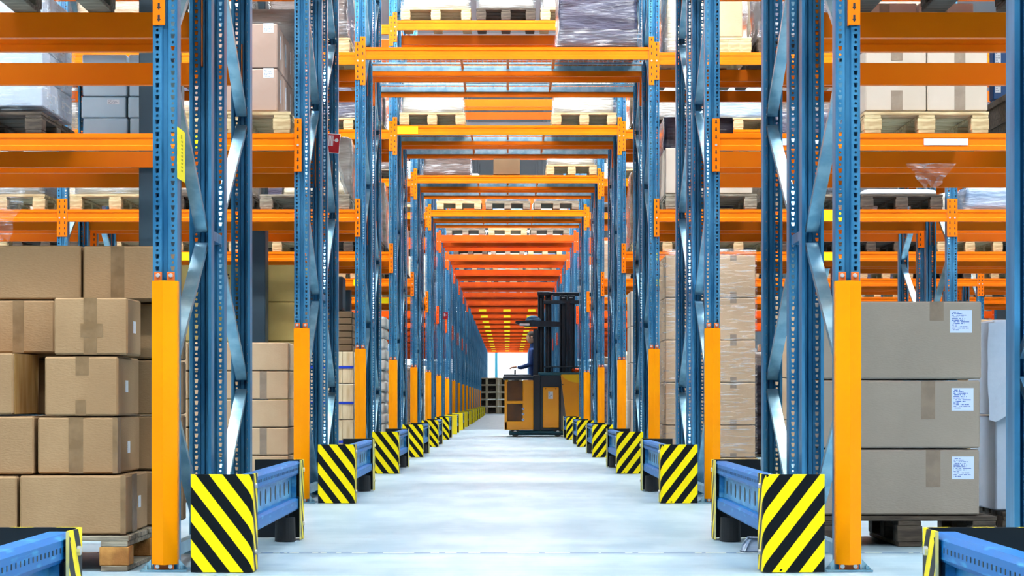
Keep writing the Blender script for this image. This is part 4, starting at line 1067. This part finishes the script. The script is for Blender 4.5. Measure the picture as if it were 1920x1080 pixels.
tp('mast_crosshead', MB().bbox(tx(1008), tx(1034), .26, .46, tz(553), tz(545), .012), 'mast')
gr = MB(); gr.bbox(tx(1030), 1.75, .24, .30, tz(551.5), tz(546.5), .01); gr.bbox(tx(1030), 1.75, W - .3, W - .24, tz(551.5), tz(546.5), .01)
for x in (tx(1034), tx(1060), tx(1088), 1.68): gr.bbox(x, x + .05, .24, W - .24, tz(551), tz(547), .008)
tp('overhead_guard', gr, 'mast')
tp('cross_beam', MB().bbox(tx(1019), 1.6, .22, .30, tz(569), tz(562), .012), 'mast')
tp('cab_pillar', MB().bbox(tx(1000), tx(1009.5), .10, .22, tz(704), tz(617), .012), 'mast')
tp('cab_pillar', MB().bbox(1.62, 1.70, .10, .22, tz(704), tz(552), .012), 'mast')
arm = MB(); arm.extrude([(tx(966), tz(605.5)), (tx(967), tz(601)), (tx(1000), tz(600)), (tx(1050), tz(603)), (tx(1050), tz(612)), (tx(985), tz(612))], 'y', .12, .22)
tp('work_light_arm', arm, 'mast')
tp('work_light', MB().bbox(tx(974), tx(993), .11, .2, tz(610.5), tz(606), .008), 'white')
hb = MB(); n_ = 10
for k in range(5):
    r = .055 + .022 * k; P0 = None
    for i in range(n_ + 1):
        a = math.pi * i / n_; p = (tx(1000) + r * 1.05 * math.cos(a), .17 + .004 * k, tz(604) + r * .85 * math.sin(a))
        if P0: hb.cyl(P0, p, .012, n=6)
        P0 = p
tp('hose_loop', hb, 'hose_blue')
tp('hose_guide', MB().cyl((tx(1043), .25, tz(607)), (tx(1043), .36, tz(607)), .055, n=18), 'hose_blue')
fk = MB(); fk.bbox(tx(1012), 1.7, .5, .62, .22, .30, .01); tp('carriage', fk, 'mast')
tp('handrail', MB().cyl((tx(1020), .06, tz(688)), (1.6, .06, tz(688)), .012, n=8).cyl((tx(1036), .06, tz(700)), (tx(1036), .06, tz(688)), .012, n=8).cyl((1.58, .06, tz(700)), (1.58, .06, tz(688)), .012, n=8), 'mast')
tp('cab_floor', MB().bbox(tx(950), tx(1012), .19, W - .19, tz(797), tz(791), .01), 'black_box')
tp('control_handle', MB().cyl((.14, .42, tz(706)), (.14, .42, tz(694)), .016, n=10).cyl((.14, .78, tz(706)), (.14, .78, tz(694)), .016, n=10).cyl((.14, .41, tz(694)), (.14, .79, tz(694)), .016, n=10), 'black_box')

# ------------------------------------------------------------------ the driver
def skin_body(name, joints, edges, mkey, parent=None, loc=(0, 0, 0), root=0):
    me = bpy.data.meshes.new(name); me.from_pydata([j[0] for j in joints], edges, []); me.materials.append(M[mkey])
    o = place(name, me, parent, loc)
    s = o.modifiers.new('skin', 'SKIN'); s.use_smooth_shade = True
    for i, j in enumerate(joints):
        r = j[1]; me.skin_vertices[0].data[i].radius = r if isinstance(r, tuple) else (r, r)
        me.skin_vertices[0].data[i].use_root = (i == root)
    o.modifiers.new('sub', 'SUBSURF').levels = 2; o.modifiers['sub'].render_levels = 2
    return o
# standing in the cab, turned to the drive handle; local +y is forward, z=0 at the hips
HIP = tz(791) + .92
bx_, by_ = tx(1001), TD + .60
J = [((0, 0, .0), (.15, .11)), ((.0, 0, .2), (.14, .10)), ((.0, .01, .40), (.18, .11)), ((.0, .01, .49), (.09, .08)), ((.0, .02, .55), .052), ((.0, .03, .60), .055),
     ((-.19, .01, .43), .066), ((-.23, .05, .18), .05), ((-.19, .24, .12), .04), ((-.17, .31, .13), .03),
     ((.19, .01, .43), .066), ((.23, .05, .18), .05), ((.19, .24, .12), .04), ((.17, .31, .13), .03),
     ((-.09, .0, -.08), .09), ((-.10, .02, -.46), .062), ((-.10, -.01, -.82), .045), ((-.10, .08, -.87), .035),
     ((.09, .0, -.08), .09), ((.10, .02, -.46), .062), ((.10, -.01, -.82), .045), ((.10, .08, -.87), .035)]
E = [(0, 1), (1, 2), (2, 3), (3, 4), (4, 5), (2, 6), (6, 7), (7, 8), (8, 9), (2, 10), (10, 11), (11, 12), (12, 13), (0, 14), (14, 15), (15, 16), (16, 17), (0, 18), (18, 19), (19, 20), (20, 21)]
person = skin_body('person', J, E, 'navy', None, (bx_, by_, HIP))
tag(person, 'driver in navy work clothes standing in the reach truck cab, facing the drive handle', 'person')
person.rotation_euler = (0, 0, math.radians(90))
def head():
    mb = MB(); n, m_ = 18, 14; P = []
    for j in range(m_ + 1):
        t = math.pi * j / m_
        for i in range(n):
            a = 2 * math.pi * i / n; s = math.sin(t)
            x, y, z = .075 * s * math.cos(a), .094 * s * math.sin(a), -.115 * math.cos(t)
            if z < -.03: x *= 1 - .25 * (-z - .03) / .085; y = y * .92 + .008
            if y > .05 and abs(x) < .02 and -.03 < z < .02: y += .018 * (1 - abs(x) / .02)
            P.append((x, y, z))
    mb.raw(P, [(j * n + i, j * n + (i + 1) % n, (j + 1) * n + (i + 1) % n, (j + 1) * n + i) for j in range(m_) for i in range(n)])
    for s in (-1, 1):
        mb.cyl((s * .074, -.005, 0), (s * .084, -.01, 0), .028, .022, n=10)
        mb.cyl((s * .03, .082, .014), (s * .03, .092, .014), .011, .006, n=8)
    mb.box(-.022, .022, .078, .092, -.052, -.045)
    me = mb.mesh('head', [M['skin']]); me.polygons.foreach_set('use_smooth', [True] * len(me.polygons)); return me
hd_ = place('head', head(), person, (.0, .04, .70))
def hair():
    mb = MB(); n, m_ = 18, 9; P = []
    for j in range(m_ + 1):
        t = math.pi * (.5 - .02) * j / m_ * 1.15
        for i in range(n):
            a = 2 * math.pi * i / n; k = 1.08
            z = .115 * math.cos(t) * k; y = .094 * math.sin(t) * math.sin(a) * k
            if y > .05 and z < .06: z = .06
            P.append((.075 * math.sin(t) * math.cos(a) * k, y - .006, z))
    mb.raw(P, [(j * n + i, j * n + (i + 1) % n, (j + 1) * n + (i + 1) % n, (j + 1) * n + i) for j in range(m_) for i in range(n)])
    me = mb.mesh('hair', [M['hair']]); me.polygons.foreach_set('use_smooth', [True] * len(me.polygons)); return me
place('hair', hair(), hd_)
for s, (hx, hy, hz) in ((-1, (-.17, .315, .135)), (1, (.17, .315, .135))):
    pj = [((hx, hy, hz), .028), ((hx, hy + .05, hz - .005), (.034, .018)), ((hx, hy + .08, hz - .01), (.036, .016))]
    pe = [(0, 1), (1, 2)]
    for q, (dx, ln) in enumerate(((-.027, .06), (-.009, .072), (.009, .068), (.027, .052))):
        b_ = len(pj); pj += [((hx + dx, hy + .085 + ln * .5, hz - .015), .0095), ((hx + dx, hy + .085 + ln * .85, hz - .04), .008)]; pe += [(2, b_), (b_, b_ + 1)]
    b_ = len(pj); pj += [((hx - s * .042, hy + .05, hz - .01), .011), ((hx - s * .055, hy + .085, hz - .025), .009)]; pe += [(1, b_), (b_, b_ + 1)]
    skin_body('hand', pj, pe, 'skin', person)

# ------------------------------------------------------------------ stacked wooden pallet crates at the far end of the passage
CD = 110.25
def crate():
    mb = MB(); w, d, h = .60, .8, .365
    for i in (-1, 0, 1): mb.bbox(i * (w - .07) - .07, i * (w - .07) + .07, 0, d, 0, h - .05, .006)
    mb.bbox(-w, w, 0, d, h - .055, h - .005, .006); mb.bbox(-w, w, .02, d, 0, .03, .005)
    return mb.mesh('frame', [M['plank']])
CR = crate(); BK = MB().box(-.58, .58, .3, .34, .03, .31).mesh('back_board', [M['wood_dark']])
for c_, (px, nm) in enumerate(((913, 'outer'), (957, 'inner'))):
    for k in range(5):
        o = thing('wooden_crate', f'pale wooden crate at the far end of the passage, {nm} stack, {["bottom", "second", "middle", "fourth", "top"][k]} one', 'crate', (PX(px, CD), CD + .03 * c_, .003 + k * .37), 'wooden crates stacked at the end of the passage')
        place('frame', CR, o); place('back_board', BK, o)

# ------------------------------------------------------------------ camera and view
cam = bpy.data.cameras.new('camera'); co = bpy.data.objects.new('camera', cam); C.objects.link(co)
co.location = (0, 0, CZ); co.rotation_euler = (math.pi / 2, 0, 0)
cam.sensor_width = 36.0; cam.lens = F * 36.0 / 1920.0
cam.shift_x = (960 - CX) / 1920.0; cam.shift_y = (HY - 540) / 1920.0
cam.clip_start = .1; cam.clip_end = 400
cam.dof.use_dof = False
sc_ = bpy.context.scene; sc_.camera = co
w = bpy.data.worlds.new('world'); sc_.world = w; w.use_nodes = True
w.node_tree.nodes['Background'].inputs[0].default_value = (.75, .86, 1, 1); w.node_tree.nodes['Background'].inputs[1].default_value = .3
sc_.view_settings.view_transform = 'Standard'; sc_.view_settings.look = 'None'; sc_.view_settings.gamma = 1; sc_.view_settings.use_curve_mapping = False
sc_.view_settings.exposure = EXPOSURE
sc_.cycles.max_bounces = 10; sc_.cycles.diffuse_bounces = 2; sc_.cycles.glossy_bounces = 4; sc_.cycles.transparent_max_bounces = 24
sc_.cycles.caustics_reflective = False; sc_.cycles.caustics_refractive = False
sc_.cycles.sample_clamp_indirect = 6
